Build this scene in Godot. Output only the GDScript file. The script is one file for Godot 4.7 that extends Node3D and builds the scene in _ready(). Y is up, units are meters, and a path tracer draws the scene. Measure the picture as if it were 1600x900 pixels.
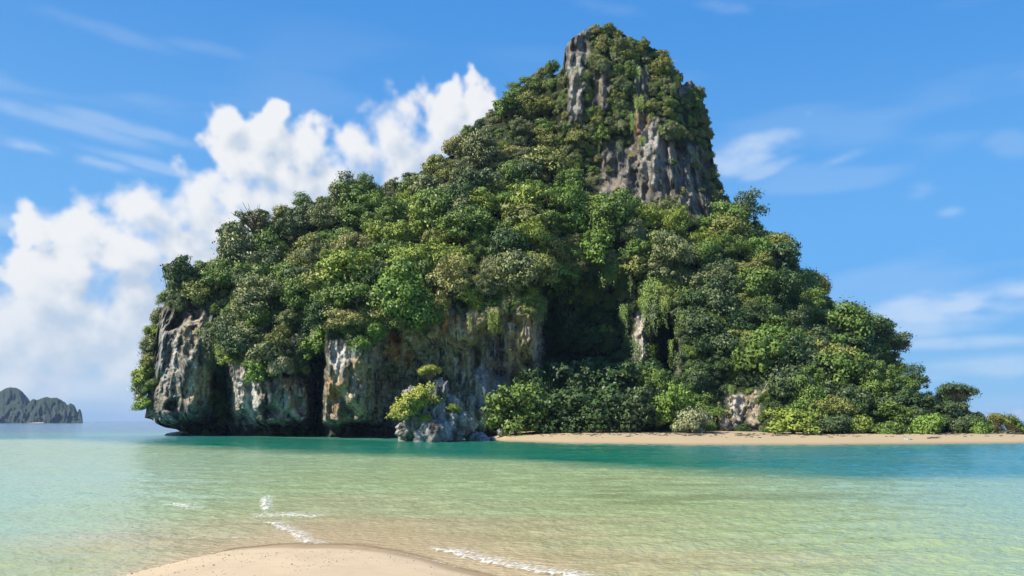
extends Node3D
# A wooded limestone island behind a shallow turquoise strait, seen from the tip of a sand spit.
# World: x to the right, y up (sea level 0), -z towards the island, metres.

const EYE := 2.5            # eye height above the sea
const F := 1256.0           # focal length for a 1600 wide photograph
const HOR := 659.0          # row of the horizon in it
var rng := RandomNumberGenerator.new()
var M := {}                 # materials
var used := {}
var n_big := FastNoiseLite.new()
var n_mid := FastNoiseLite.new()
var n_fine := FastNoiseLite.new()
var n_ridge := FastNoiseLite.new()
var n_cell := FastNoiseLite.new()

# ------------------------------------------------------------------ helpers
func at(px: float, py: float, d: float) -> Vector3:      # a sight line followed for d metres
	return Vector3((px - 800.0) / F * d, EYE + (HOR - py) / F * d, -d)

func numbered(called: String) -> String:
	var k: int = used.get(called, 0)
	used[called] = k + 1
	return called if k == 0 else "%s_%03d" % [called, k]

func tag(o: Node3D, label: String, category := "", group := "", kind := "") -> void:
	o.set_meta("label", label)
	if category: o.set_meta("category", category)
	if group: o.set_meta("group", group)
	if kind: o.set_meta("kind", kind)

func base(called: String, where := Vector3.ZERO) -> Node3D:
	var o := Node3D.new()
	o.name = numbered(called)
	o.position = where
	add_child(o, true)
	return o

func put(called: String, mesh: Mesh, m: Material, parent: Node = self) -> MeshInstance3D:
	var o := MeshInstance3D.new()
	o.name = numbered(called) if parent == self else called
	o.mesh = mesh
	o.material_override = m
	parent.add_child(o, true)
	return o

func amesh(v: PackedVector3Array, idx: PackedInt32Array, col: PackedColorArray, nrm := PackedVector3Array()) -> ArrayMesh:
	var a := []
	a.resize(Mesh.ARRAY_MAX)
	a[Mesh.ARRAY_VERTEX] = v
	if nrm.size(): a[Mesh.ARRAY_NORMAL] = nrm
	if col.size(): a[Mesh.ARRAY_COLOR] = col
	a[Mesh.ARRAY_INDEX] = idx
	var m := ArrayMesh.new()
	m.add_surface_from_arrays(Mesh.PRIMITIVE_TRIANGLES, a)
	return m

# a grid of w columns and h rows of points; smooth normals
func grid_mesh(v: PackedVector3Array, w: int, h: int, col: PackedColorArray, flip := false) -> ArrayMesh:
	var nrm := PackedVector3Array(); nrm.resize(v.size())
	for j in h:
		for i in w:
			var a := v[j * w + maxi(i - 1, 0)]
			var b := v[j * w + mini(i + 1, w - 1)]
			var c := v[maxi(j - 1, 0) * w + i]
			var d := v[mini(j + 1, h - 1) * w + i]
			var n := (b - a).cross(d - c)
			if flip: n = -n
			nrm[j * w + i] = n.normalized() if n.length_squared() > 1e-12 else Vector3.UP
	var idx := PackedInt32Array(); idx.resize((w - 1) * (h - 1) * 6)
	var k := 0
	for j in h - 1:
		for i in w - 1:
			var p := j * w + i
			if flip:
				idx[k] = p; idx[k + 1] = p + 1; idx[k + 2] = p + w
				idx[k + 3] = p + 1; idx[k + 4] = p + w + 1; idx[k + 5] = p + w
			else:
				idx[k] = p; idx[k + 1] = p + w; idx[k + 2] = p + 1
				idx[k + 3] = p + 1; idx[k + 4] = p + w; idx[k + 5] = p + w + 1
			k += 6
	return amesh(v, idx, col, nrm)

func line_at(pts: Array, x: float) -> float:            # piecewise linear through [x, y] pairs
	if x <= pts[0][0]: return pts[0][1]
	for i in range(1, pts.size()):
		if x <= pts[i][0]:
			var a = pts[i - 1]; var b = pts[i]
			return lerpf(a[1], b[1], (x - a[0]) / (b[0] - a[0]))
	return pts[-1][1]

func srgb(r: float, g: float, b: float) -> Color:
	return Color(r / 255.0, g / 255.0, b / 255.0)

func mk_noise(n: FastNoiseLite, sd: int, f: float, oct: int, type := FastNoiseLite.TYPE_SIMPLEX_SMOOTH) -> void:
	n.seed = sd; n.frequency = f; n.noise_type = type
	n.fractal_octaves = oct
	n.fractal_type = FastNoiseLite.FRACTAL_FBM if oct > 1 else FastNoiseLite.FRACTAL_NONE

func noise_tex(sd: int, freq: float, oct: int, size: int, normal := false, strength := 6.0, ridged := false) -> Texture2D:
	var n := FastNoiseLite.new()
	mk_noise(n, sd, freq, oct)
	if ridged: n.fractal_type = FastNoiseLite.FRACTAL_RIDGED
	var im := n.get_seamless_image(size, size)
	if normal:
		im.convert(Image.FORMAT_RGBA8)
		im.bump_map_to_normal_map(strength)
	return ImageTexture.create_from_image(im)

# tapered tube through points; radii per point; appended to arrays
func tube(v: PackedVector3Array, nr: PackedVector3Array, idx: PackedInt32Array, pts: Array, rad: Array, sides := 6) -> void:
	var b0 := v.size()
	for k in pts.size():
		var p: Vector3 = pts[k]
		var q: Vector3 = pts[mini(k + 1, pts.size() - 1)]
		var o: Vector3 = pts[maxi(k - 1, 0)]
		var dir := (q - o).normalized()
		var sx := dir.cross(Vector3(0.31, 0.17, 0.93)).normalized()
		var sy := dir.cross(sx)
		for s in sides:
			var t := TAU * s / sides
			var r := sx * cos(t) + sy * sin(t)
			v.append(p + r * rad[k]); nr.append(r)
	for k in pts.size() - 1:
		for s in sides:
			var p0 := b0 + k * sides + s
			var p1 := b0 + k * sides + (s + 1) % sides
			idx.append_array([p0, p0 + sides, p1, p1, p0 + sides, p1 + sides])

# ------------------------------------------------------------------ set-up
func _ready() -> void:
	rng.seed = 4711
	mk_noise(n_big, 11, 0.045, 3)
	mk_noise(n_mid, 23, 0.16, 3)
	mk_noise(n_fine, 37, 0.6, 3)
	mk_noise(n_ridge, 51, 0.22, 4); n_ridge.fractal_type = FastNoiseLite.FRACTAL_RIDGED
	mk_noise(n_cell, 77, 0.5, 1, FastNoiseLite.TYPE_CELLULAR)

	var cam := Camera3D.new()
	cam.name = "camera"
	cam.position = Vector3(0, EYE, 0)
	cam.set_frustum(0.5 * 900.0 / F, Vector2(0, 0.5 * (HOR - 450.0) / F), 0.5, 30000.0)
	add_child(cam)
	cam.make_current()

	var sun := DirectionalLight3D.new()
	sun.name = "sun"
	sun.light_energy = 1.6
	sun.light_color = Color(1.0, 0.955, 0.87)
	sun.light_angular_distance = 0.5
	sun.shadow_enabled = true
	add_child(sun)
	sun.look_at_from_position(Vector3.ZERO, -Vector3(-0.61, 0.75, 0.22), Vector3.UP)

	var env := Environment.new()
	env.background_mode = Environment.BG_SKY
	var sky := Sky.new()
	var pano := PanoramaSkyMaterial.new()
	pano.panorama = ImageTexture.create_from_image(sky_image())
	sky.sky_material = pano
	env.sky = sky
	env.tonemap_mode = Environment.TONE_MAPPER_LINEAR
	env.tonemap_exposure = 1.6
	env.sdfgi_enabled = true
	env.ssao_enabled = true
	env.ssil_enabled = true
	env.fog_enabled = true
	env.fog_density = 0.000095
	env.fog_light_color = Color(0.68, 0.82, 1.0)
	var we := WorldEnvironment.new()
	we.name = "world_environment"
	we.environment = env
	add_child(we)

	make_materials()
	make_sand()
	make_water()
	make_beach()
	make_island()
	make_far_land()
	make_rocks()
	make_plants()
	make_small_things()

func make_materials() -> void:
	var rock := StandardMaterial3D.new()
	rock.vertex_color_use_as_albedo = true
	rock.roughness = 0.92
	rock.metallic_specular = 0.3
	rock.albedo_texture = rock_texture()
	rock.uv1_triplanar = true
	rock.uv1_world_triplanar = true
	rock.uv1_scale = Vector3(0.11, 0.07, 0.11)
	rock.normal_enabled = true
	rock.normal_texture = noise_tex(5, 0.012, 5, 1024, true, 14.0, true)
	rock.normal_scale = 1.0
	M.rock = rock
	for k in 10:
		var l := StandardMaterial3D.new()
		l.vertex_color_use_as_albedo = true
		l.roughness = 0.48
		l.metallic_specular = 0.36
		l.cull_mode = BaseMaterial3D.CULL_DISABLED
		l.backlight_enabled = true
		l.backlight = Color(0.36, 0.36, 0.36)
		var c: Color = LEAF[k]
		l.albedo_color = c.linear_to_srgb()
		M["leaf%d" % k] = l
	var bark := StandardMaterial3D.new()
	bark.albedo_color = srgb(118, 106, 90)
	bark.roughness = 0.9
	bark.normal_enabled = true
	bark.normal_texture = noise_tex(8, 0.05, 3, 256, true, 6.0)
	bark.uv1_triplanar = true
	bark.uv1_scale = Vector3(2, 0.6, 2)
	M.bark = bark
	var dry := bark.duplicate()
	dry.albedo_color = srgb(186, 176, 158)
	M.dry = dry

# linear leaf colours
const LEAF := [
	Color(0.131, 0.209, 0.042),   # 0 mid green
	Color(0.237, 0.311, 0.050),   # 1 yellow green
	Color(0.188, 0.220, 0.089),   # 2 grey green
	Color(0.057, 0.107, 0.032),   # 3 dark green
	Color(0.206, 0.232, 0.058),   # 4 olive
	Color(0.163, 0.271, 0.047),   # 5 fresh green
	Color(0.275, 0.271, 0.089),   # 6 tawny
	Color(0.085, 0.130, 0.050),   # 7 deep dull green
	Color(0.338, 0.373, 0.068),   # 8 lime
	Color(0.300, 0.328, 0.173),   # 9 pale silvery green
]
const LEAF_WORD := ["mid green", "yellow-green", "grey-green", "dark green", "olive", "fresh green", "tawny", "dull deep green", "lime green", "pale silvery"]

func rock_texture() -> Texture2D:                # grain and fine pitting, near white, multiplied into the rock's own colours
	var a := FastNoiseLite.new(); mk_noise(a, 91, 0.02, 5)
	var b := FastNoiseLite.new(); mk_noise(b, 92, 0.007, 4); b.fractal_type = FastNoiseLite.FRACTAL_RIDGED
	var ia := a.get_seamless_image(1024, 1024)
	var ib := b.get_seamless_image(1024, 1024)
	ia.convert(Image.FORMAT_RGB8); ib.convert(Image.FORMAT_RGB8)
	var da := ia.get_data(); var db := ib.get_data()
	var out := PackedByteArray(); out.resize(da.size())
	for i in range(0, da.size(), 3):
		var t := clampf(0.45 + 0.75 * (da[i] / 255.0) - 0.30 * (db[i] / 255.0), 0.0, 1.0)
		var k := int(120 + 135 * t)
		out[i] = k; out[i + 1] = k; out[i + 2] = clampi(k - 2, 0, 255)
	return ImageTexture.create_from_image(Image.create_from_data(1024, 1024, false, Image.FORMAT_RGB8, out))

# ------------------------------------------------------------------ sky: air and clouds by direction
var sk_a := FastNoiseLite.new()
var sk_b := FastNoiseLite.new()
var sk_c := FastNoiseLite.new()
var sk_d := FastNoiseLite.new()
var blobs: Array = []       # cumulus heads: azimuth, elevation, radius (radians), squash
var wisps: Array = []

func blob(px: float, py: float, r: float, flat := 1.0) -> void:
	var az := atan((px - 800.0) / F)
	blobs.append([az, atan((HOR - py) / F * cos(az)), r / F * cos(az), flat])

var heads := PackedFloat32Array()      # the smooth body of the cumulus on a grid of directions, azimuth -PI..PI, elevation -0.03..0.6
const HW := 900
const HH := 92

func cloud_body() -> void:
	heads.resize(HW * HH)
	heads.fill(-1.0)
	for b in blobs:
		for j in HH:
			var el := -0.03 + 0.007 * j
			var dy: float = (el - b[1]) / b[3]
			if absf(dy) > b[2] * 1.9: continue
			var i0 := int((b[0] - b[2] * 1.9 + PI) / TAU * HW)
			var i1 := int((b[0] + b[2] * 1.9 + PI) / TAU * HW) + 1
			for i in range(maxi(i0, 0), mini(i1, HW)):
				var dx: float = TAU * (i + 0.5) / HW - PI - b[0]
				var q: float = 1.0 - sqrt(dx * dx + dy * dy) / b[2]
				var d := heads[j * HW + i]
				# smooth maximum
				var t := clampf(0.5 + 0.5 * (q - d) / 0.22, 0.0, 1.0)
				heads[j * HW + i] = lerpf(d, q, t) + 0.22 * t * (1.0 - t)

func cloud_density(az: float, el: float) -> float:
	var wx := sk_b.get_noise_2d(az * 1500.0, el * 1500.0)
	var wy := sk_b.get_noise_2d(az * 1500.0 + 400.0, el * 1500.0 + 90.0)
	var x := clampf((az + wx * 0.016 + PI) / TAU * HW - 0.5, 0.0, HW - 1.01)
	var y := clampf((el + wy * 0.016 + 0.03) / 0.007, 0.0, HH - 1.01)
	var i := int(x); var j := int(y)
	var k := j * HW + i
	var d := lerpf(lerpf(heads[k], heads[k + 1], x - i), lerpf(heads[k + HW], heads[k + HW + 1], x - i), y - j)
	if d < -0.7: return d
	return d + 0.55 * sk_a.get_noise_2d(az * 1000.0, el * 1000.0) + 0.08 * sk_d.get_noise_2d(az * 1000.0, el * 1000.0) - 0.06

func sky_color(az: float, el: float, near: Array) -> Color:
	var h := clampf(el / 0.5, 0.0, 1.0)
	# clear air, deeper away from the sun's side
	var top := Color(0.039, 0.183, 0.476)
	var mid := Color(0.090, 0.277, 0.569)
	var low := Color(0.179, 0.359, 0.546)
	var c := low.lerp(mid, smoothstep(0.0, 0.33, h)).lerp(top, smoothstep(0.33, 1.05, h))
	if el > 0.5: c = top.lerp(Color(0.020, 0.109, 0.367), clampf((el - 0.5) / 1.0, 0, 1))
	var side := 0.5 - 0.5 * sin(az)                       # the sun stands on the left: paler there
	c = c.lerp(Color(0.218, 0.374, 0.562), 0.40 * side * side * (1.0 - 0.75 * h))
	# high thin veils
	var v := sk_c.get_noise_2d(az * 170.0 + el * 60.0, el * 900.0)
	var v2 := sk_b.get_noise_2d(az * 300.0, el * 1500.0)
	var veil := smoothstep(0.12, 0.62, v + 0.35 * v2 + 0.04) * 0.34 * smoothstep(0.55, 0.2, el)
	veil *= 0.35 + 0.65 * smoothstep(-0.1, 0.25, sk_b.get_noise_2d(az * 40.0, el * 60.0))
	for w in near:
		var dx: float = (az - w[0]) / w[2]
		var dy: float = (el - w[1] - w[4] * (az - w[0])) / w[3]
		if absf(dy) > 2.2: continue
		var t := exp(-(dx * dx * 1.6 + dy * dy))
		veil = maxf(veil, w[5] * smoothstep(0.10, 0.95, t * (0.85 + 0.75 * sk_b.get_noise_2d(az * 500.0, el * 1600.0) + 0.35 * sk_a.get_noise_2d(az * 900.0, el * 2000.0))))
	c = c.lerp(Color(0.515, 0.562, 0.616), veil)
	# grey-blue bank of distant cloud low over the sea on the sun's side
	var bank := smoothstep(0.20, 0.03, el) * smoothstep(-0.10, -0.42, az) * smoothstep(-2.6, -1.8, az)
	if bank > 0.0:
		var bn := 0.5 + 0.5 * sk_c.get_noise_2d(az * 260.0, el * 1500.0)
		c = c.lerp(Color(0.32, 0.405, 0.51).lerp(Color(0.43, 0.485, 0.55), smoothstep(0.35, 0.75, bn)), bank * 0.8)
	# cumulus
	var d := cloud_density(az, el)
	if d > -0.06:
		var soft := 0.5 + 0.9 * sk_c.get_noise_2d(az * 420.0 + 70.0, el * 420.0)
		var a := smoothstep(-0.06, lerpf(0.20, 0.95, clampf(soft, 0.0, 1.0)), d)
		var lit := cloud_density(az - 0.014, el + 0.020)
		var lit2 := cloud_density(az - 0.045, el + 0.060)
		var s := clampf(0.46 - 0.75 * (lit - d) - 0.30 * clampf(lit2 - d, -0.9, 0.9) - 0.20 * smoothstep(0.25, 0.9, d) + 0.40 * sk_c.get_noise_2d(az * 500.0, el * 500.0), 0.0, 1.0)
		s = lerpf(s, 0.8, 0.4 * (1.0 - a))
		var low_grey := smoothstep(0.17, 0.02, el) * 0.45
		var cc := Color(0.345, 0.405, 0.485).lerp(Color(0.57, 0.575, 0.585), smoothstep(0.0, 0.95, s))
		cc = cc.lerp(Color(0.36, 0.44, 0.54), low_grey)
		c = c.lerp(cc, a * (0.96 - 0.3 * low_grey))
	return c

func sky_image() -> Image:
	mk_noise(sk_a, 301, 0.02, 5); sk_a.fractal_gain = 0.46
	mk_noise(sk_b, 302, 0.012, 4)
	mk_noise(sk_c, 303, 0.012, 3)
	mk_noise(sk_d, 304, 0.075, 4)
	# the towering cloud behind the island's low end and the one behind the slope
	for b in [[70, 360, 45], [130, 370, 70], [225, 335, 60], [190, 400, 85], [110, 440, 60], [290, 400, 80], [260, 345, 45], [330, 420, 90], [220, 470, 80], [400, 420, 90],
			[70, 530, 75], [150, 520, 80], [235, 500, 65], [10, 545, 70], [200, 560, 60], [300, 560, 70], [-60, 560, 80],
			[355, 210, 42], [420, 205, 48], [475, 205, 36], [370, 250, 45], [430, 265, 62], [470, 310, 85], [400, 330, 70], [560, 235, 52], [620, 205, 58], [540, 300, 90],
			[690, 180, 56], [745, 165, 44], [700, 140, 26], [640, 270, 90], [740, 250, 90], [800, 200, 60], [480, 240, 45], [500, 380, 100]]:
		blob(b[0], b[1], b[2])
	for b in [[310, 325, 62], [352, 300, 58], [340, 365, 85], [395, 355, 80], [60, 470, 90], [20, 610, 70]]: blob(b[0], b[1], b[2])
	blob(1565, 652, 26, 0.6); blob(1600, 655, 30, 0.6)
	# the same sort of cloud goes on round the horizon
	rng.seed = 88
	for k in 22:
		var az := rng.randf_range(0.95, 5.3)
		var el := rng.randf_range(0.05, 0.16)
		for j in rng.randi_range(5, 13):
			blobs.append([wrapf(az + rng.randf_range(-0.13, 0.13), -PI, PI), el + rng.randf_range(-0.05, 0.16), rng.randf_range(0.025, 0.07), 1.0])
	for w in [[60, 232, 190, 11, 0.10, 0.52], [40, 175, 260, 14, 0.12, 0.22], [250, 262, 150, 10, 0.13, 0.25], [200, 200, 170, 12, 0.12, 0.22], [340, 78, 110, 10, 0.02, 0.09], [140, 40, 170, 12, 0.1, 0.10],
			[1172, 240, 95, 30, -0.16, 0.50], [1200, 262, 60, 14, -0.25, 0.34], [1310, 250, 60, 10, -0.3, 0.22], [1445, 295, 38, 14, 0.0, 0.26], [1485, 332, 28, 10, 0.0, 0.22], [1263, 176, 12, 9, 0.2, 0.14], [1580, 225, 50, 22, 0.2, 0.12],
			[1480, 480, 230, 32, -0.06, 0.52], [1400, 510, 160, 22, 0.0, 0.36], [1520, 535, 170, 12, 0.0, 0.34], [1540, 572, 160, 20, 0.0, 0.30], [1430, 590, 110, 14, 0.0, 0.16], [950, 12, 80, 12, 0.2, 0.10], [1130, 10, 60, 10, 0.2, 0.12]]:
		var az := atan((w[0] - 800.0) / F)
		wisps.append([az, atan((HOR - w[1]) / F * cos(az)), w[2] / F * cos(az), w[3] / F * cos(az), -w[4], w[5]])
	for k in 26:
		wisps.append([wrapf(rng.randf_range(0.7, 5.6), -PI, PI), rng.randf_range(0.1, 0.7), rng.randf_range(0.06, 0.2), rng.randf_range(0.008, 0.03), rng.randf_range(-0.15, 0.15), rng.randf_range(0.2, 0.6)])
	rng.seed = 4711
	cloud_body()
	# straight ahead (-z) is the panorama's left edge: painted from -PI to PI and rolled afterwards
	var W := 4096; var H := 2048
	var all := paint_sky(640, 320, 0, 640, 0, 320)
	all.resize(W, H, Image.INTERPOLATE_CUBIC)
	var x0 := int(W * (0.5 - 0.64 / TAU)); var x1 := int(W * (0.5 + 0.64 / TAU))
	var y0 := int(H * (0.5 - 0.50 / PI)); var y1 := int(H * 0.503)
	all.blit_rect(paint_sky(W, H, x0, x1, y0, y1), Rect2i(0, 0, x1 - x0, y1 - y0), Vector2i(x0, y0))
	var im := Image.create(W, H, false, Image.FORMAT_RGB8)
	im.blit_rect(all, Rect2i(W / 2, 0, W / 2, H), Vector2i(0, 0))
	im.blit_rect(all, Rect2i(0, 0, W / 2, H), Vector2i(W / 2, 0))
	return im

func paint_sky(W: int, H: int, x0: int, x1: int, y0: int, y1: int) -> Image:
	var w := x1 - x0
	var h := y1 - y0
	var out := PackedByteArray(); out.resize(w * h * 3)
	var r2 := RandomNumberGenerator.new(); r2.seed = 5
	for i in w:
		var az := TAU * ((x0 + i + 0.5) / W - 0.5)
		var near := []
		for q in wisps:
			if absf(az - q[0]) < 1.6 * q[2]: near.append(q)
		for j in h:
			var el := PI * (0.5 - (y0 + j + 0.5) / H)
			var c := Color(0.13, 0.28, 0.33) if el < -0.02 else sky_color(az, el, near)
			c = c.linear_to_srgb()
			var g := r2.randf() - 0.5
			var k := (j * w + i) * 3
			out[k] = clampi(int(c.r * 255.0 + 0.5 + g), 0, 255)
			out[k + 1] = clampi(int(c.g * 255.0 + 0.5 + g), 0, 255)
			out[k + 2] = clampi(int(c.b * 255.0 + 0.5 + g), 0, 255)
	return Image.create_from_data(w, h, false, Image.FORMAT_RGB8, out)

# ------------------------------------------------------------------ the near sand spit and the seabed
func spit(x: float, d: float) -> float:         # metres inside the dry tip (negative: under water)
	var u := x + 4.3
	var wob := 0.35 * n_mid.get_noise_2d(x * 2.0, d * 2.0)
	if u > 0.0:
		return 16.4 - d - u * u / 4.4 + wob
	var q := -u
	return 16.4 - d - (q * q / 1.9 if q < 1.2 else 0.758 + (q - 1.2) * 5.2) + wob * 0.6

func sand_height(x: float, z: float) -> float:
	var f := spit(x, -z)
	var h: float
	if f > 0.0:
		h = 0.085 * f / (1.0 + 0.03 * f)
	else:
		var g := -f
		h = -0.045 * pow(g, 0.88)
		h = maxf(h, -5.0 + 0.2 * n_big.get_noise_2d(x, z))
	return h + 0.012 * n_fine.get_noise_2d(x, z) * clampf(f, 0.0, 1.0) + 0.02 * n_mid.get_noise_2d(x, z) * smoothstep(-0.5, 1.5, f)

func spaced(stops: Array) -> PackedFloat32Array:          # [from, step], ..., [end]
	var out := PackedFloat32Array()
	for k in stops.size() - 1:
		var x: float = stops[k][0]
		while x < stops[k + 1][0] - 1e-4:
			out.append(x); x += stops[k][1]
	out.append(stops[-1][0])
	return out

func make_sand() -> void:
	var xs := spaced([[-9000, 1500], [-1500, 300], [-300, 40], [-60, 8], [-20, 1.0], [-12, 0.12], [6, 0.3], [18, 3], [60, 20], [300, 300], [1500, 1500], [9000]])
	var ds := spaced([[-300, 60], [-60, 10], [-10, 1.5], [8, 0.4], [12, 0.09], [18, 0.3], [30, 1.5], [60, 8], [180, 40], [500, 300], [2000, 1500], [8000, 1]])
	var v := PackedVector3Array(); var col := PackedColorArray()
	for d in ds:
		for x in xs:
			var h := sand_height(x, -d)
			v.append(Vector3(x, h, -d))
			var wet := smoothstep(0.085, 0.02, h)
			var c := Color(0.70, 0.555, 0.365).lerp(Color(0.43, 0.315, 0.18), wet)
			var s := 1.0 + 0.10 * n_mid.get_noise_2d(x * 3.0, d * 3.0) + 0.08 * n_fine.get_noise_2d(x * 4.0, d * 4.0)
			col.append(Color(c.r * s, c.g * s, c.b * s))
	var m := StandardMaterial3D.new()
	m.vertex_color_use_as_albedo = true
	m.roughness = 0.9
	m.albedo_texture = sand_texture()
	m.uv1_triplanar = true; m.uv1_world_triplanar = true
	m.uv1_scale = Vector3(0.9, 0.9, 0.9)
	m.normal_enabled = true
	m.normal_texture = noise_tex(61, 0.03, 5, 1024, true, 5.0)
	m.normal_scale = 0.7
	M.sand = m
	var o := put("sand_spit", grid_mesh(v, xs.size(), ds.size(), col, true), m)
	tag(o, "pale golden sand spit running down into the shallow water", "", "", "structure")

func sand_texture() -> Texture2D:
	var a := FastNoiseLite.new(); mk_noise(a, 71, 0.15, 4)
	var im := a.get_seamless_image(1024, 1024)
	im.convert(Image.FORMAT_RGB8)
	var d := im.get_data()
	var r2 := RandomNumberGenerator.new(); r2.seed = 3
	for i in range(0, d.size(), 3):
		var k := clampi(int(212 + 40 * (d[i] / 255.0 - 0.5) + 22 * (r2.randf() - 0.5)), 0, 255)
		if r2.randf() < 0.004: k = 130
		d[i] = k; d[i + 1] = k; d[i + 2] = k
	return ImageTexture.create_from_image(Image.create_from_data(1024, 1024, false, Image.FORMAT_RGB8, d))

# ------------------------------------------------------------------ water
func shore_d(x: float) -> float:                # distance of the island's waterline
	return line_at([[-66, 150], [-52, 150], [-28, 121], [-15, 108], [-6, 106], [-2.6, 106], [7.3, 92], [20, 86.5], [35, 87], [48, 91], [60, 94], [70, 99], [80, 106], [92, 120]], x)

func water_color(x: float, d: float) -> Color:
	# bed under clear water: sand shows through the shallows, green where it deepens, blue over the channel
	var sand := Color(0.335, 0.295, 0.175)
	var pale := Color(0.262, 0.332, 0.172)
	var aqua := Color(0.216, 0.368, 0.272)
	var teal := Color(0.010, 0.140, 0.098)
	var blue := Color(0.034, 0.175, 0.190)
	var w := n_big.get_noise_2d(x * 0.9, d * 2.2)
	var w2 := n_mid.get_noise_2d(x * 0.35, d * 1.4)
	var f := -spit(x, d)
	# the submerged bar runs out from the tip
	var bar := sqrt(pow((x + 3.2 - (d - 16.0) * 0.06) / 1.15, 2.0) + pow(maxf(d - 14.0, 0.0) * 0.55, 2.0))
	var c := sand.lerp(pale, smoothstep(1.9, 8.6, bar + 2.4 * w + 1.6 * w2 + 1.2 * n_fine.get_noise_2d(x * 0.25, d * 1.1)))
	var east := smoothstep(3.0, 16.0, x - 0.10 * d + 4.0 * w)
	var west := smoothstep(-5.0, -15.0, x + 0.10 * d + 4.0 * w)
	c = c.lerp(aqua.lerp(Color(0.288, 0.368, 0.320), 0.45), west * smoothstep(9, 16, d) * 0.85)
	c = c.lerp(Color(0.200, 0.320, 0.240), east * smoothstep(4.0, 14.0, bar) * 0.9)
	c = c.lerp(Color(0.245, 0.350, 0.205), smoothstep(24.0, 60.0, d + 8.0 * w) * (1.0 - 0.4 * east) * 0.8)
	# weed and stones on the bed
	var weed := smoothstep(0.16, 0.5, w2 + 0.5 * n_fine.get_noise_2d(x * 0.4, d * 0.9)) * smoothstep(18, 24, d) * smoothstep(44, 32, d) * smoothstep(0, 4, x) * smoothstep(16, 8, x)
	c = c.lerp(Color(0.128, 0.160, 0.072), 0.5 * weed)
	# the channel in front of the island
	var sd := shore_d(x)
	var near_edge := line_at([[-62, 112], [-39, 86], [-21, 67], [0, 51], [6.5, 42], [10, 37], [16, 33.5], [90, 33]], x) + 3.5 * w
	var ch := smoothstep(near_edge - 5.0, near_edge + 9.0, d)
	var deep := teal.lerp(blue, clampf(smoothstep(6, 20, x - 0.06 * (d - 40.0)) + smoothstep(-36, -56, x), 0.0, 1.0))
	c = c.lerp(deep, ch * (1.0 - 0.15 * w2))
	var ledge := smoothstep(sd - 9.0, sd - 1.0, d + 2.0 * w)     # the shelf at the foot of the island
	c = c.lerp(Color(0.128, 0.320, 0.232), ledge * 0.4 * smoothstep(sd + 60.0, sd + 10.0, d))
	var sea := smoothstep(135.0, 260.0, d)
	return c.lerp(Color(0.040, 0.128, 0.216), sea)

func wave(x: float, d: float) -> float:
	var q := n_mid.get_noise_2d(x * 0.9, d * 0.9)
	var a := 0.022 * sin(2.3 * d + 0.7 * x + 3.0 * q)
	a += 0.020 * sin(3.9 * d - 1.6 * x + 4.0 * n_mid.get_noise_2d(x * 1.7 + 50.0, d * 1.7))
	a *= 0.7 + 1.0 * n_big.get_noise_2d(x * 1.3, d * 1.6)
	a += 0.036 * n_fine.get_noise_2d(x * 0.7, d * 1.6)
	a += 0.028 * (0.4 - absf(n_fine.get_noise_2d(x * 1.1 + 31.0, d * 2.6)) * 2.0)
	return a

func make_water() -> void:
	var us := spaced([[-3.0, 0.25], [-1.0, 0.03], [-0.70, 0.0040], [0.70, 0.03], [1.0, 0.25], [3.0, 1]])
	var ds := PackedFloat32Array()
	var d := 6.0
	while d < 9000.0:
		ds.append(d)
		d *= 1.006 if d < 140.0 else (1.02 if d < 400.0 else 1.12)
	var w := us.size()
	var v := PackedVector3Array(); var col := PackedColorArray()
	v.resize(w * ds.size()); col.resize(v.size())
	var k := 0
	for dd in ds:
		var far := 0.7 * smoothstep(170.0, 60.0, dd) + 0.3 * smoothstep(400.0, 100.0, dd)
		for u in us:
			var x: float = u * dd
			var depth := -sand_height(x, -dd)
			var h := 0.0
			if far > 0.0: h = wave(x, dd) * far * smoothstep(0.0, 0.30, depth)
			v[k] = Vector3(x, h, -dd)
			var c := water_color(x, dd)
			c = c.lerp(Color(0.47, 0.36, 0.22), 0.75 * smoothstep(0.22, 0.0, depth)) if dd < 60.0 else c
			c.a = clampf(depth * 60.0, 0.0, 1.0) if dd < 60.0 else 1.0
			col[k] = c
			k += 1
	var m := StandardMaterial3D.new()
	m.vertex_color_use_as_albedo = true
	m.transparency = BaseMaterial3D.TRANSPARENCY_ALPHA
	m.roughness = 0.11
	m.metallic_specular = 0.23
	m.uv1_triplanar = true; m.uv1_world_triplanar = true
	m.uv1_scale = Vector3(0.30, 0.30, 0.50)
	m.normal_enabled = true
	m.normal_texture = noise_tex(66, 0.011, 4, 1024, true, 13.0)
	m.normal_scale = 1.0
	m.albedo_texture = white_texture()
	var o := put("sea_water", grid_mesh(v, w, ds.size(), col, true), m)
	tag(o, "clear rippled tropical sea, sandy in the shallows and teal in the channel", "", "", "structure")

func white_texture() -> Texture2D:
	var im := Image.create(4, 4, false, Image.FORMAT_RGBA8); im.fill(Color.WHITE)
	return ImageTexture.create_from_image(im)

# ------------------------------------------------------------------ the island's beach
func beach_height(x: float, d: float) -> float:
	var s := d - shore_d(x)
	var h := 0.055 * s if s < 0.0 else 0.95 * (1.0 - exp(-s / 11.0)) + 0.008 * s
	return h + 0.10 * n_mid.get_noise_2d(x * 0.5, d * 0.8) * clampf(s / 6.0, 0.0, 1.0)

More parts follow.
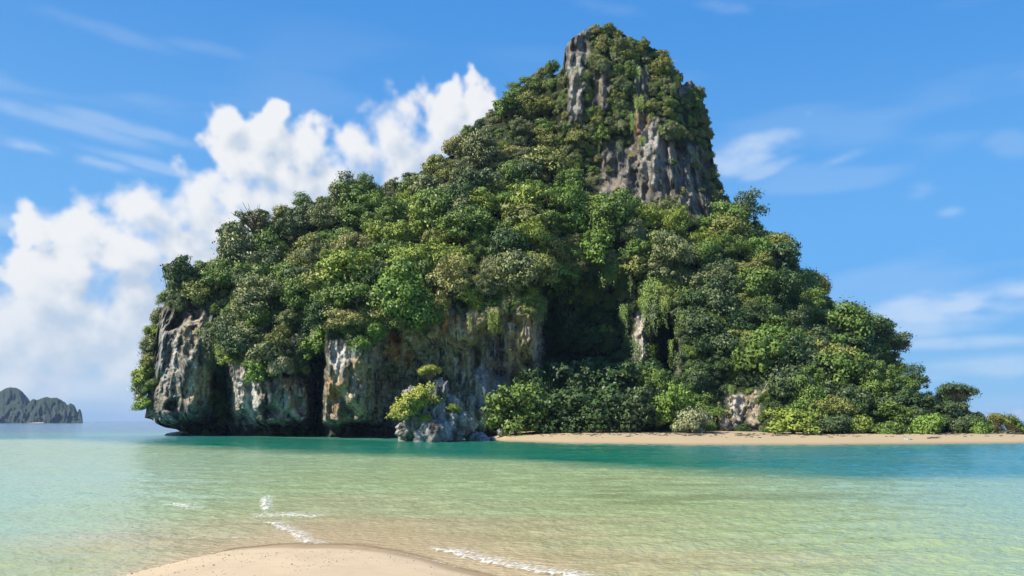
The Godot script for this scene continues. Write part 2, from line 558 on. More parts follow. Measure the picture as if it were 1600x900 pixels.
func make_beach() -> void:
	var v := PackedVector3Array(); var col := PackedColorArray()
	var w := 0; var rows := 90
	var x := -9.0
	var xs := []
	while x < 130.0:
		xs.append(x); x += 0.5 if x < 95.0 else 3.0
	w = xs.size()
	for j in rows:
		for xx in xs:
			var s := -6.0 + j * 0.45 if j < 70 else 25.5 + (j - 70) * 3.0
			var d := shore_d(xx) + s
			var h := beach_height(xx, d)
			if xx < -1.0: h -= (-1.0 - xx) * 0.35
			if xx > 84.0: h -= (xx - 84.0) * 0.05
			v.append(Vector3(xx, h, -d))
			var wet := smoothstep(0.22, 0.04, h)
			var c := Color(0.56, 0.44, 0.265).lerp(Color(0.40, 0.29, 0.17), wet)
			c = c.lerp(Color(0.42, 0.36, 0.28), 0.6 * smoothstep(0.05, 0.4, n_mid.get_noise_2d(xx * 0.7, d * 1.3)) * smoothstep(9.0, 16.0, s))
			col.append(c)
	var o := put("beach", grid_mesh(v, w, rows, col, true), M.sand)
	tag(o, "narrow strip of golden beach along the foot of the wooded slope", "", "", "structure")

# ------------------------------------------------------------------ the island's limestone body
# crest of bare ground or rock along the island (photograph columns and rows)
const CREST := [[226, 652], [229, 640], [232, 600], [238, 555], [250, 490], [262, 462], [280, 432], [300, 418], [345, 402], [375, 388], [420, 368], [445, 354], [470, 328], [500, 312], [540, 314], [580, 300], [610, 294], [640, 278], [690, 252], [720, 234], [745, 187], [780, 176], [800, 147], [830, 127], [860, 117], [880, 113],
	[883, 74], [890, 62], [915, 46], [950, 46], [985, 58], [1010, 70], [1035, 82], [1050, 104], [1066, 132], [1080, 125], [1092, 140], [1104, 178], [1113, 236], [1118, 272], [1130, 306], [1142, 336], [1170, 346], [1200, 372], [1220, 397], [1240, 417], [1255, 447], [1285, 462], [1305, 472], [1322, 507], [1350, 517], [1385, 542], [1400, 562], [1412, 602], [1440, 622], [1500, 632], [1530, 652], [1560, 668], [1598, 680]]
# distance of the front face: column, then [row, metres] from the foot upwards
const FACE := [
	[226, [[652, 152], [560, 154], [470, 160]]],
	[236, [[655, 149], [640, 147], [560, 148], [470, 156]]],
	[252, [[667, 149], [656, 142], [640, 140], [600, 140], [520, 142], [455, 152]]],
	[290, [[680, 148], [664, 147], [654, 139], [600, 138], [540, 138], [480, 141], [410, 152]]],
	[326, [[681, 149], [659, 149], [640, 140], [590, 139], [540, 139], [480, 142], [400, 155]]],
	[345, [[682, 155], [600, 153], [580, 150], [555, 140], [500, 140], [440, 146], [390, 157]]],
	[358, [[682, 153], [630, 151], [600, 144], [570, 137], [540, 137], [500, 139], [440, 146], [388, 157]]],
	[370, [[682, 148], [660, 146], [640, 138], [600, 135], [560, 135], [500, 138], [440, 145], [385, 157]]],
	[420, [[682, 140], [666, 140], [656, 131], [600, 131], [560, 133], [500, 137], [440, 143], [365, 158]]],
	[478, [[682, 142], [667, 142], [654, 133], [590, 134], [540, 135], [480, 137], [400, 146], [315, 166]]],
	[498, [[684, 150], [560, 149], [520, 141], [480, 134], [420, 142], [360, 152], [310, 168]]],
	[512, [[684, 131], [667, 131], [658, 122], [600, 121], [540, 121], [490, 124], [430, 134], [360, 148], [310, 168]]],
	[560, [[685, 132], [667, 132], [656, 121], [620, 119], [540, 120], [490, 122], [430, 131], [360, 147], [305, 168]]],
	[605, [[685, 132], [600, 133], [565, 127], [520, 121], [480, 122], [430, 130], [360, 145], [290, 170]]],
	[660, [[687, 133], [600, 134], [560, 128], [510, 122.5], [480, 121], [430, 129], [360, 143], [265, 171]]],
	[720, [[688, 128], [640, 126], [600, 127], [560, 127], [530, 123], [490, 120.5], [450, 123], [400, 133], [300, 152], [232, 172]]],
	[755, [[688, 125], [640, 122], [600, 122], [570, 124.5], [530, 121.5], [485, 119.5], [450, 122], [400, 132], [300, 151], [180, 175]]],
	[800, [[688, 128], [650, 126], [610, 127], [585, 126.5], [545, 121], [520, 119.8], [475, 119.2], [440, 121], [400, 130], [300, 149], [150, 176]]],
	[838, [[688, 130], [600, 130], [580, 125], [540, 119.5], [480, 118.8], [440, 121], [400, 129], [300, 147], [220, 166], [120, 178]]],
	[852, [[678, 126], [640, 139], [600, 147], [480, 148], [440, 136], [400, 133], [300, 148], [220, 166], [115, 178]]],
	[880, [[675, 123], [640, 134], [600, 144], [520, 149], [460, 148], [420, 139], [380, 138], [300, 150], [270, 160], [200, 164], [100, 166]]],
	[890, [[675, 122], [600, 143], [520, 149], [460, 148], [420, 139], [380, 138], [300, 150], [270, 157], [200, 159], [100, 159], [50, 162]]],
	[930, [[674, 121], [600, 139], [520, 146], [450, 146], [400, 138], [330, 146], [300, 152], [270, 158], [200, 158], [100, 157], [46, 161]]],
	[975, [[674, 120], [600, 132], [520, 140], [450, 140], [400, 138], [330, 146], [310, 151], [270, 157], [225, 158], [190, 155], [140, 156], [60, 160]]],
	[1008, [[674, 120], [590, 127], [565, 129], [540, 132], [490, 136], [440, 136], [380, 140], [330, 148], [310, 153], [200, 156], [72, 161]]],
	[1024, [[674, 119], [590, 128], [572, 150], [530, 154], [508, 146], [490, 134], [440, 134], [380, 141], [320, 152], [200, 155], [85, 162]]],
	[1048, [[674, 119], [590, 127], [572, 150], [525, 152], [508, 140], [490, 132], [440, 133], [380, 141], [320, 152], [200, 155], [90, 162]]],
	[1066, [[674, 118], [590, 125], [500, 130], [440, 134], [380, 142], [330, 152], [200, 157], [130, 163]]],
	[1110, [[675, 118], [600, 123], [500, 130], [440, 134], [380, 143], [350, 154], [250, 162], [200, 166]]],
	[1140, [[676, 116], [664, 118], [650, 119.5], [620, 121.5], [500, 130], [440, 136], [370, 150], [335, 160]]],
	[1160, [[676, 117], [664, 118.5], [650, 120], [620, 121], [500, 130], [440, 136], [370, 150], [335, 160]]],
	[1200, [[677, 113], [600, 120], [500, 130], [440, 138], [370, 152]]],
	[1300, [[679, 110], [600, 120], [520, 134], [470, 150]]],
	[1400, [[680, 110], [640, 116], [600, 128], [560, 146]]],
	[1500, [[680, 113], [660, 118], [630, 130]]],
	[1560, [[681, 117], [668, 124]]],
	[1598, [[682, 122], [678, 124]]]]
var field := PackedFloat32Array()
const FW := 280
const FH := 136

func face_raw(px: float, py: float) -> float:
	var i := 1
	while i < FACE.size() - 1 and px > FACE[i][0]: i += 1
	var a = FACE[i - 1]; var b = FACE[i]
	var t := clampf((px - a[0]) / (b[0] - a[0]), 0.0, 1.0)
	return lerpf(face_col(a[1], py), face_col(b[1], py), t)

func face_col(c: Array, py: float) -> float:             # rows fall upwards
	if py >= c[0][0]: return c[0][1]
	for k in range(1, c.size()):
		if py >= c[k][0]:
			var t: float = (c[k - 1][0] - py) / (c[k - 1][0] - c[k][0])
			return lerpf(c[k - 1][1], c[k][1], t)
	return c[-1][1]

func face(px: float, py: float) -> float:
	var x := clampf((px - 220.0) / 5.0, 0.0, FW - 1.01)
	var y := clampf((py - 20.0) / 5.0, 0.0, FH - 1.01)
	var i := int(x); var j := int(y)
	var tx := x - i; var ty := y - j
	var k := j * FW + i
	return lerpf(lerpf(field[k], field[k + 1], tx), lerpf(field[k + FW], field[k + FW + 1], tx), ty)

# where bare rock shows: [column from, row from, column to, row to, softness]
const BARE := [[236, 480, 332, 672, 14], [352, 565, 395, 682, 12], [370, 590, 500, 682, 14], [415, 520, 470, 560, 10], [508, 535, 620, 690, 12], [600, 510, 850, 690, 14], [690, 482, 846, 560, 10],
	[884, 46, 920, 100, 8], [884, 95, 914, 195, 8], [928, 110, 955, 170, 8], [988, 105, 1012, 210, 6], [993, 190, 1032, 310, 8], [936, 228, 1110, 338, 10], [955, 220, 975, 280, 8], [1108, 225, 1124, 290, 6], [1105, 315, 1145, 350, 8], [1066, 122, 1088, 146, 5],
	[990, 488, 1064, 578, 8], [1120, 616, 1190, 672, 8]]

var bare_field := PackedFloat32Array()
const BW := 460
const BH := 222

func bare(px: float, py: float) -> float:
	var x := clampf((px - 222.0) / 3.0, 0.0, BW - 1.01)
	var y := clampf((py - 30.0) / 3.0, 0.0, BH - 1.01)
	var i := int(x); var j := int(y)
	var tx := x - i; var ty := y - j
	var k := j * BW + i
	return lerpf(lerpf(bare_field[k], bare_field[k + 1], tx), lerpf(bare_field[k + BW], bare_field[k + BW + 1], tx), ty)

func bare_raw(px: float, py: float) -> float:
	var wx := 12.0 * n_mid.get_noise_2d(px * 0.25, py * 0.25)
	var wy := 16.0 * n_mid.get_noise_2d(px * 0.25 + 300.0, py * 0.12)
	var best := 0.0
	for b in BARE:
		var x: float = px + wx
		var y: float = py + wy
		var s: float = b[4]
		var q := minf(minf(x - b[0], b[2] - x), minf(y - b[1], b[3] - y))
		best = maxf(best, smoothstep(-s * 0.5, s * 0.5, q))
		if best >= 1.0: return 1.0
	return best

# stains: column, row, radius, stretch, colour
const STAIN := [[705, 512, 34, 1.0, 0], [690, 505, 22, 1.0, 0], [618, 545, 24, 1.3, 0], [635, 560, 16, 1.2, 0], [524, 605, 16, 2.6, 0], [1003, 195, 16, 2.8, 0], [1025, 245, 10, 1.6, 0], [372, 640, 12, 1.2, 0],
	[560, 600, 34, 1.6, 1], [770, 500, 60, 0.7, 1], [820, 520, 30, 1.6, 1], [730, 540, 40, 1.0, 1], [805, 560, 24, 1.4, 1], [655, 525, 26, 0.9, 1], [315, 600, 26, 1.5, 1], [580, 640, 22, 1.2, 1], [300, 610, 16, 1.2, 1], [780, 640, 60, 0.9, 3], [460, 640, 40, 0.8, 2], [385, 620, 24, 2.0, 2], [525, 560, 14, 2.5, 2], [540, 545, 26, 1.0, 2], [905, 130, 22, 2.5, 2], [1020, 240, 26, 2.2, 2], [1150, 632, 26, 1.0, 2], [1012, 535, 36, 1.3, 2], [770, 590, 36, 1.3, 3], [250, 560, 20, 3.0, 3]]

func rock_color(p: Vector3, px: float, py: float) -> Color:
	var s1 := n_fine.get_noise_3d(p.x * 1.1, p.y * 0.10, p.z * 1.1)
	var s2 := n_mid.get_noise_3d(p.x * 2.2, p.y * 0.32, p.z * 2.2)
	var s3 := n_mid.get_noise_3d(p.x * 1.1 + 40.0, p.y * 0.8, p.z)
	var c := Color(0.36, 0.33, 0.28).lerp(Color(0.17, 0.165, 0.15), smoothstep(-0.15, 0.35, s3))
	c = c.lerp(Color(0.46, 0.35, 0.20), smoothstep(-0.05, 0.35, -s3 + 0.4 * s1) * 0.7)
	var s4 := n_fine.get_noise_3d(p.x * 1.9, p.y * 1.2, p.z * 1.9)
	c = c.lerp(Color(0.52, 0.48, 0.42), smoothstep(0.05, 0.4, s4) * 0.6).lerp(Color(0.085, 0.08, 0.07), smoothstep(0.1, 0.5, -s4) * 0.6)
	for st in STAIN:
		var dx: float = (px - st[0]) / st[2]
		var dy: float = (py - st[1]) / (st[2] * st[3])
		var q := 1.0 - sqrt(dx * dx + dy * dy) + 0.5 * s2 + 0.3 * s1
		if q > 0.0:
			var to: Color = [Color(0.58, 0.29, 0.12), Color(0.64, 0.50, 0.26), Color(0.68, 0.65, 0.60), Color(0.40, 0.41, 0.40)][st[4]]
			c = c.lerp(to, smoothstep(0.0, 0.45, q) * 0.85)
	c = c.lerp(Color(0.74, 0.72, 0.67), 0.7 * smoothstep(0.26, 0.55, s1 + 0.35 * s2 + 0.25 * s4))       # lime wash running down
	c = c.lerp(Color(0.055, 0.055, 0.05), 0.85 * smoothstep(0.10, 0.46, -s1 + 0.4 * n_mid.get_noise_3d(p.x * 3.0, p.y * 0.15, p.z * 3.0)))     # black algae streaks
	if p.y > 38.0: c = c.lerp(Color(0.13, 0.135, 0.135), 0.46)      # the tower is weathered darker
	c = c.lerp(Color(0.05, 0.05, 0.042), 0.9 * smoothstep(2.6, 0.9, p.y + 1.2 * s2))        # tidal band, with the shade of the undercut notch painted in
	return c

func ground_point(px: float, py: float) -> Vector3:       # on the finished front face
	var wx := 5.0 * n_mid.get_noise_2d(px * 0.16, py * 0.16)
	var wy := 6.0 * n_mid.get_noise_2d(px * 0.16 + 90.0, py * 0.16)
	var d := face(px + wx, py + wy)
	var p := at(px, py, d)
	var b := bare(px, py)
	var k := -1.6 * n_big.get_noise_3d(p.x, p.y, 7.0) * (1.0 - 0.5 * b)
	if b > 0.02:
		var flute := n_ridge.get_noise_3d(p.x * 1.25, p.y * 0.22, d * 0.5)
		var knob := n_mid.get_noise_3d(p.x * 1.6, p.y * 1.1, d)
		var pit := n_fine.get_noise_3d(p.x * 1.3, p.y * 0.8, d)
		var low := smoothstep(44.0, 34.0, p.y)
		k += b * (-lerpf(2.3, 1.9, low) * flute - lerpf(0.6, 1.5, low) * knob - lerpf(0.7, 1.0, low) * pit + 0.4)
		var cell := n_cell.get_noise_3d(p.x * 1.1, p.y * 0.62, d * 0.9)
		k += b * (0.9 * smoothstep(-0.9, -0.35, cell) - 0.8)
		k += b * lerpf(1.5, 4.2, low) * smoothstep(0.10, 0.42, n_mid.get_noise_3d(p.x * 0.62 + 9.0, p.y * 0.5, 3.0))
	return at(px, py, d + k)

func crest(px: float) -> float:
	return line_at(CREST, px) + 3.0 * n_fine.get_noise_1d(px * 0.22)

func foot(px: float) -> float:                            # row where the face goes under
	if px < 292.0: return line_at([[226, 653], [236, 655], [246, 663], [258, 668], [276, 671], [284, 676], [292, 694]], px)
	return HOR + (EYE + 2.2) * F / face(px, 690.0)

func make_island() -> void:
	field.resize(FW * FH)
	for j in FH:
		for i in FW:
			field[j * FW + i] = face_raw(220.0 + i * 5.0, 20.0 + j * 5.0)
	bare_field.resize(BW * BH)
	for j in BH:
		for i in BW:
			bare_field[j * BW + i] = bare_raw(222.0 + i * 3.0, 30.0 + j * 3.0)
	var cols := 640; var rows := 300; var back := 36
	var v := PackedVector3Array(); v.resize(cols * (rows + back))
	var col := PackedColorArray(); col.resize(v.size())
	var soil := Color(0.035, 0.045, 0.018)
	for i in cols:
		var px := 226.0 + 1372.0 * i / (cols - 1)
		var y1 := crest(px)
		var y0 := foot(px)
		var p := Vector3.ZERO
		for j in rows:
			var py := lerpf(y0, y1, float(j) / (rows - 1))
			p = ground_point(px, py)
			v[j * cols + i] = p
			var b := bare(px, py)
			var c := rock_color(p, px, py) if b > 0.01 else soil
			col[j * cols + i] = soil.lerp(c, b)
		var deep := 6.0 + 0.7 * maxf(p.y, 0.0)
		for j in back:                                     # over the top and down behind
			var t := float(j + 1) / back
			var q := Vector3(p.x, lerpf(p.y, -2.5, t * t), p.z - deep * sin(t * PI * 0.5))
			if px < 292.0: q.y = lerpf(p.y, v[i].y, t * t)
			q.z += 2.0 * n_mid.get_noise_3d(q.x, q.y, q.z) * t
			if px < 292.0 and j == back - 1: q = v[i]
			v[(rows + j) * cols + i] = q
			col[(rows + j) * cols + i] = soil
	var island := base("island_terrain")
	tag(island, "steep limestone island with undercut sea cliffs and a bare rock tower", "", "", "structure")
	put("cliff", grid_mesh(v, cols, rows + back, col), M.rock, island)
	# hanging stalactites along the overhangs
	var shapes := []
	for k in 6: shapes.append(stalactite(k))
	rng.seed = 12
	var spots := []
	for k in 105:
		spots.append([rng.randf_range(690, 845), rng.randf_range(505, 575), rng.randf_range(0.9, 2.6)])
	for k in 45:
		spots.append([rng.randf_range(600, 700), rng.randf_range(535, 600), rng.randf_range(0.7, 1.8)])
	for k in 30:
		spots.append([rng.randf_range(515, 600), rng.randf_range(590, 645), rng.randf_range(0.7, 1.7)])
	for k in 26:
		spots.append([rng.randf_range(250, 330), rng.randf_range(590, 640), rng.randf_range(0.6, 1.6)])
	for k in 16:
		spots.append([rng.randf_range(372, 480), rng.randf_range(600, 655), rng.randf_range(0.5, 1.4)])
	for k in 16:
		spots.append([rng.randf_range(1130, 1185), rng.randf_range(628, 655), rng.randf_range(0.5, 1.3)])
	for s in spots:
		var o := put("stalactite", shapes[rng.randi() % 6], M.rock, island)
		var p := ground_point(s[0], s[1])
		var t: float = s[2]
		o.position = p + Vector3(0, 0.5 * t, 0.05)
		o.rotation.y = rng.randf() * TAU
		o.scale = Vector3(t * rng.randf_range(0.2, 0.42), t * rng.randf_range(0.8, 1.4), t * rng.randf_range(0.2, 0.36))

func stalactite(sd: int) -> ArrayMesh:
	var r2 := RandomNumberGenerator.new(); r2.seed = 900 + sd
	var v := PackedVector3Array(); var col := PackedColorArray()
	var tint: Color = [Color(0.40, 0.33, 0.21), Color(0.44, 0.41, 0.36), Color(0.30, 0.26, 0.18), Color(0.20, 0.19, 0.17), Color(0.45, 0.36, 0.22), Color(0.33, 0.32, 0.29)][sd]
	var w := 9; var h := 8
	for j in h:
		var t := float(j) / (h - 1)
		var r := (1.0 - t) * (0.62 + 0.38 * sin(t * 7.0 + sd)) * 0.6 + 0.10 * (1.0 - t * t) + 0.012
		for i in w:
			var a := TAU * i / (w - 1)
			var q := r * (1.0 + 0.3 * n_mid.get_noise_3d(cos(a) * 4.0 + sd * 10, t * 8.0, sin(a) * 4.0))
			v.append(Vector3(cos(a) * q + 0.10 * sin(t * 3.0 + sd), 0.25 - 1.25 * t, sin(a) * q))
			var s := 0.85 + 0.3 * r2.randf()
			col.append(Color(tint.r * s, tint.g * s, tint.b * s))
	return grid_mesh(v, w, h, col, true)

# ------------------------------------------------------------------ far land
func far_ridge(called: String, outline: Array, d: float, depth: float, step: float, parent: Node3D) -> void:
	var x0: float = outline[0][0]; var x1: float = outline[-1][0]
	var w := int((x1 - x0) / step) + 1
	var rows := 26; var back := 10
	var v := PackedVector3Array(); var col := PackedColorArray()
	v.resize(w * (rows + back)); col.resize(v.size())
	for i in w:
		var px := lerpf(x0, x1, float(i) / (w - 1))
		var top := line_at(outline, px) + 0.5 * n_fine.get_noise_1d(px * 2.5) + 0.4 * n_fine.get_noise_1d(px * 7.0)
		for j in rows + back:
			var t := minf(float(j) / (rows - 1), 1.0)
			var lump := n_mid.get_noise_2d(px * 0.9, j * 1.3) * 0.05 + n_big.get_noise_2d(px * 1.5, j * 1.2) * 0.45
			var dd := d + depth * (0.55 * pow(t, 1.6) + 0.5 * lump * sin(t * 3.0 + 0.1))
			var py := lerpf(HOR + EYE * F / d + 0.6, top, t)
			var p := at(px, py, dd)
			if j >= rows:
				var u := float(j - rows + 1) / back
				p = at(px, py, dd + depth * u)
				p.y = p.y * (1.0 - u * u) - 2.0 * u
			v[j * w + i] = p
			var green := Color(0.007, 0.018, 0.010).lerp(Color(0.020, 0.040, 0.016), 0.5 + 0.8 * n_fine.get_noise_2d(px * 2.0, j * 2.0))
			var rk := smoothstep(0.18, 0.4, n_mid.get_noise_2d(px * 1.4 + 70.0, j * 0.7)) * smoothstep(0.75, 0.3, t)
			col[j * w + i] = green.lerp(Color(0.10, 0.10, 0.10), rk * 0.5)
	var m := StandardMaterial3D.new()
	m.vertex_color_use_as_albedo = true
	m.roughness = 0.95
	put(called, grid_mesh(v, w, rows + back, col), m, parent)

func make_far_land() -> void:
	var a := base("far_island_hill")
	tag(a, "hazy blue wooded limestone island standing far out on the horizon", "", "", "structure")
	far_ridge("front_ridge", [[-90, 650], [-60, 642], [-20, 640], [0, 634], [8, 634], [20, 630], [34, 631], [42, 634], [48, 626], [52, 623], [58, 625], [66, 622], [73, 620], [80, 622], [88, 621], [96, 625], [102, 629], [105, 633], [110, 630], [116, 633], [119, 639], [121, 645], [122.5, 640], [124.5, 639], [127, 643], [128.5, 650], [129.5, 658]], 1500.0, 90.0, 0.8, a)
	far_ridge("rear_ridge", [[-200, 655], [-140, 625], [-90, 618], [-40, 622], [0, 612], [8, 607], [16, 605], [26, 606], [34, 611], [42, 620], [48, 628], [56, 640], [60, 658]], 1660.0, 100.0, 1.0, a)
	var s := at(52, 657.6, 1480.0)
	var strip := PackedVector3Array(); var sc := PackedColorArray()
	for j in 4:
		for i in 20:
			var u := i / 19.0 * 2.0 - 1.0
			strip.append(Vector3(s.x + u * 12.0, 0.1 + 0.5 * j * sqrt(maxf(1.0 - u * u, 0.0)), s.z - j * 8.0 + 10.0 * u * u))
			sc.append(Color(0.66, 0.56, 0.42))
	put("cove_sand", grid_mesh(strip, 20, 4, sc), M.sand, a)
	var b := base("far_coast_hill")
	tag(b, "low blue coast on the horizon beyond the beach tip", "", "", "structure")
	far_ridge("coast_ridge", [[1480, 658], [1530, 661], [1560, 664], [1580, 665], [1610, 666], [1660, 662], [1720, 655], [1800, 652], [1900, 658]], 3600.0, 200.0, 4.0, b)

# ------------------------------------------------------------------ loose rocks
func rock_mesh(r: Vector3, sd: float, rough: float, w := 44, h := 30, notch := 0.0) -> ArrayMesh:
	var v := PackedVector3Array(); var col := PackedColorArray()
	for j in h:
		var el := PI * (float(j) / (h - 1) - 0.5)
		for i in w:
			var az := TAU * i / (w - 1)
			var n := Vector3(cos(el) * cos(az), sin(el), cos(el) * sin(az))
			var q := n * 1.7 + Vector3(sd, sd * 0.7, -sd)
			var k := 1.0 + rough * (0.9 * n_mid.get_noise_3d(q.x * 2.6, q.y * 2.6, q.z * 2.6) + 0.55 * n_ridge.get_noise_3d(q.x * 4.0, q.y * 2.0, q.z * 4.0) + 0.25 * n_fine.get_noise_3d(q.x * 5.0, q.y * 4.0, q.z * 5.0))
			if notch > 0.0: k *= (1.0 - notch * smoothstep(-0.25, -0.5, n.y)) * (1.0 + 0.22 * smoothstep(0.35, -0.2, n.y)) * (1.0 - 0.16 * smoothstep(0.2, 0.9, n.x) * smoothstep(0.0, 0.5, n.y))
			var p := Vector3(n.x * r.x, n.y * r.y, n.z * r.z) * k
			v.append(p)
			var s1 := n_fine.get_noise_3d(p.x * 1.5 + sd, p.y * 0.5, p.z * 1.5)
			var c := Color(0.34, 0.33, 0.31).lerp(Color(0.60, 0.57, 0.54), smoothstep(0.0, 0.45, s1))
			c = c.lerp(Color(0.10, 0.095, 0.085), smoothstep(0.02, 0.4, -s1))
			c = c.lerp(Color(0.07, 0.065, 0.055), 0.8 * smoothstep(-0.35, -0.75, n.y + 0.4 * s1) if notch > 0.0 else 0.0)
			col.append(c)
	return grid_mesh(v, w, h, col, false)

func make_rocks() -> void:
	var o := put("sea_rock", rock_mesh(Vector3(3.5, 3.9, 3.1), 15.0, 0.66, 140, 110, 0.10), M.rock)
	o.position = Vector3(-10.4, 2.4, -104.0)
	tag(o, "squat grey limestone rock in the water, crowned with bright green shrubs", "sea rock")
	var list := [
		[709, 684, 105, 1.0, 0.8, 0.8, "small pale pyramid-shaped boulder at the foot of the shrub-topped sea rock"],
		[735, 676, 108, 0.75, 0.6, 0.7, "rounded boulder topping the pile where the beach begins"],
		[746, 684, 106, 1.7, 0.75, 1.1, "largest flat boulder of the pile between the cliff and the beach"],
		[757, 688, 104.5, 0.7, 0.4, 0.6, "low grey boulder at the water's edge beside the boulder pile"],
		[768, 687, 105, 0.55, 0.32, 0.5, "last small grey stone of the boulder pile on the first sand"],
		[785, 676, 112, 0.8, 0.5, 0.7, "grey stone half under the bushes where the beach begins"],
		[690, 688, 103, 0.5, 0.35, 0.4, "dark wet stone at the water between sea rock and pale boulder"],
		[276, 679, 147, 2.2, 0.4, 1.2, "low flat reef stone just awash at the outer end of the cliffs"],
		[1418, 688, 96, 0.75, 0.28, 0.5, "small brown stone lying alone on the open beach"]]
	var k := 0
	for b in list:
		var p := at(b[0], b[1], b[2])
		var r := put("boulder", rock_mesh(Vector3(b[3], b[4], b[5]), 11.0 + k * 3.7, 0.40, 26, 18), M.rock)
		r.position = p
		r.rotation = Vector3(0.15 * sin(k * 2.0), k * 1.3, 0.2 * cos(k * 3.0))
		tag(r, b[6], "boulder", "boulders at the island's foot")
		k += 1

# ------------------------------------------------------------------ plants
# A crown of unit radius: lobes of many small leaves spread over a domed volume. Returns {crown, trunk}.
func make_tree_shapes(sd: int, lobes: int, flat: float, lobe_r: float, leaves: int, leaf: float, style := "round", slim := 0.30) -> Dictionary:
	var r2 := RandomNumberGenerator.new(); r2.seed = 2000 + sd
	var v := PackedVector3Array(); var nr := PackedVector3Array(); var col := PackedColorArray(); var idx := PackedInt32Array()
	var centres := []
	var cy := 0.95
	if style == "bush": cy = 0.32
	if style == "umbrella": cy = 1.25
	if style == "thicket": cy = 0.5
	if style == "twig": cy = 1.3
	for k in lobes:
		var t := (k + 0.5) / lobes
		var y := 1.0 - 1.45 * t                       # dome, a little below the equator
		var a := k * 2.39996 + r2.randf_range(-0.35, 0.35)
		var rr := sqrt(maxf(1.0 - y * y, 0.0))
		var s := r2.randf_range(0.50, 0.86) * (1.0 + 0.55 * n_mid.get_noise_3d(cos(a) * rr * 5.0 + sd * 31.0, y * 5.0, sin(a) * rr * 5.0))
		if k % 4 == 3: s *= 0.55
		var c := Vector3(cos(a) * rr * s, y * s * flat, sin(a) * rr * s)
		c += Vector3(r2.randf_range(-0.17, 0.17), r2.randf_range(-0.15, 0.2), r2.randf_range(-0.17, 0.17))
		if style == "umbrella": c = Vector3(cos(a) * sqrt(t) * 0.85, 0.26 * (1.0 - t) + r2.randf_range(-0.09, 0.09), sin(a) * sqrt(t) * 0.85)
		if style == "tall": c.y = (y * 0.5) * 1.5 + r2.randf_range(-0.1, 0.1)
		centres.append(c + Vector3(0, cy, 0))
	for c in centres:
		var lr := lobe_r * clampf(exp(r2.randfn() * 0.38), 0.45, 1.9)
		var young := r2.randf()
		var tint := Color(1, 1, 1).lerp(Color(1.45, 1.3, 1.0), clampf((young - 0.62) * 2.2, 0.0, 1.0)).lerp(Color(0.72, 0.78, 0.85), clampf((0.25 - young) * 2.5, 0.0, 1.0))
		for q in int(leaves * (0.35 + 0.65 * pow(lr / lobe_r, 1.6)) * r2.randf_range(0.8, 1.2)):
			var dir := Vector3(r2.randfn(), r2.randfn() * 0.8 + 0.35, r2.randfn()).normalized()
			var rad := lr * pow(r2.randf(), 0.30) * (1.0 + 0.7 * pow(r2.randf(), 3.0))
			var p: Vector3 = c + Vector3(dir.x, dir.y * (0.55 if style == "umbrella" else 0.68), dir.z) * rad
			var n := (dir * 1.1 + Vector3(r2.randfn() * 0.36, 0.30 + r2.randfn() * 0.36, r2.randfn() * 0.36)).normalized()
			var tx := n.cross(Vector3(r2.randfn(), r2.randfn(), r2.randfn())).normalized()
			tx = (tx + Vector3(0, -0.35, 0)).normalized()
			var ty := n.cross(tx).normalized()
			var l := leaf * r2.randf_range(0.65, 1.35)
			var b0 := v.size()
			v.append(p - tx * l * 0.5); v.append(p + ty * l * slim + n * l * 0.06); v.append(p + tx * l * 0.55 - n * l * 0.12); v.append(p - ty * l * slim + n * l * 0.06)
			for z in 4: nr.append(n)
			var s := r2.randf_range(0.72, 1.28)
			var cc := Color(tint.r * s * r2.randf_range(0.92, 1.08), tint.g * s, tint.b * s * r2.randf_range(0.85, 1.15))
			for z in 4: col.append(cc)
			idx.append_array([b0, b0 + 1, b0 + 2, b0, b0 + 2, b0 + 3])
	# trunk and limbs
	var tv := PackedVector3Array(); var tn := PackedVector3Array(); var ti := PackedInt32Array()
	var fork := Vector3(r2.randf_range(-0.08, 0.08), cy * 0.55, r2.randf_range(-0.08, 0.08))
	tube(tv, tn, ti, [Vector3(0, -0.5, 0), Vector3(0.03, 0.0, 0.02), fork * 0.6 + Vector3(0.04, 0, 0), fork], [0.10, 0.075, 0.06, 0.05], 7)
	var stepk := 1 if style in ["twig", "umbrella", "open"] else 4
	for k in range(0, centres.size(), stepk):
		var c: Vector3 = centres[k]
		var m := fork.lerp(c, 0.5) + Vector3(r2.randf_range(-0.06, 0.06), -0.05, r2.randf_range(-0.06, 0.06))
		tube(tv, tn, ti, [fork, m, c], [0.045, 0.032, 0.014] if style == "twig" else [0.034, 0.022, 0.008], 5)
		if style == "twig":
			for z in 3:
				tube(tv, tn, ti, [m.lerp(c, 0.3 * z), c + Vector3(r2.randfn(), absf(r2.randfn()), r2.randfn()) * 0.22], [0.019, 0.008], 4)
	return {"crown": amesh(v, idx, col, nr), "trunk": amesh(tv, ti, PackedColorArray(), tn)}

var T := []                       # tree shapes
const SHAPE_WORD := ["rounded", "domed", "billowing", "spreading", "broad", "tall", "open-crowned", "bushy", "bushy", "flat-topped", "bare-twigged", "dense", "fine-leaved", "feathery", "ragged"]
const CANOPY := [0, 1, 2, 3, 4, 12, 12, 13, 13, 14, 14]
var zone_count := {}
const ORD := ["first", "second", "third", "fourth", "fifth", "sixth", "seventh", "eighth", "ninth", "tenth", "eleventh", "twelfth"]

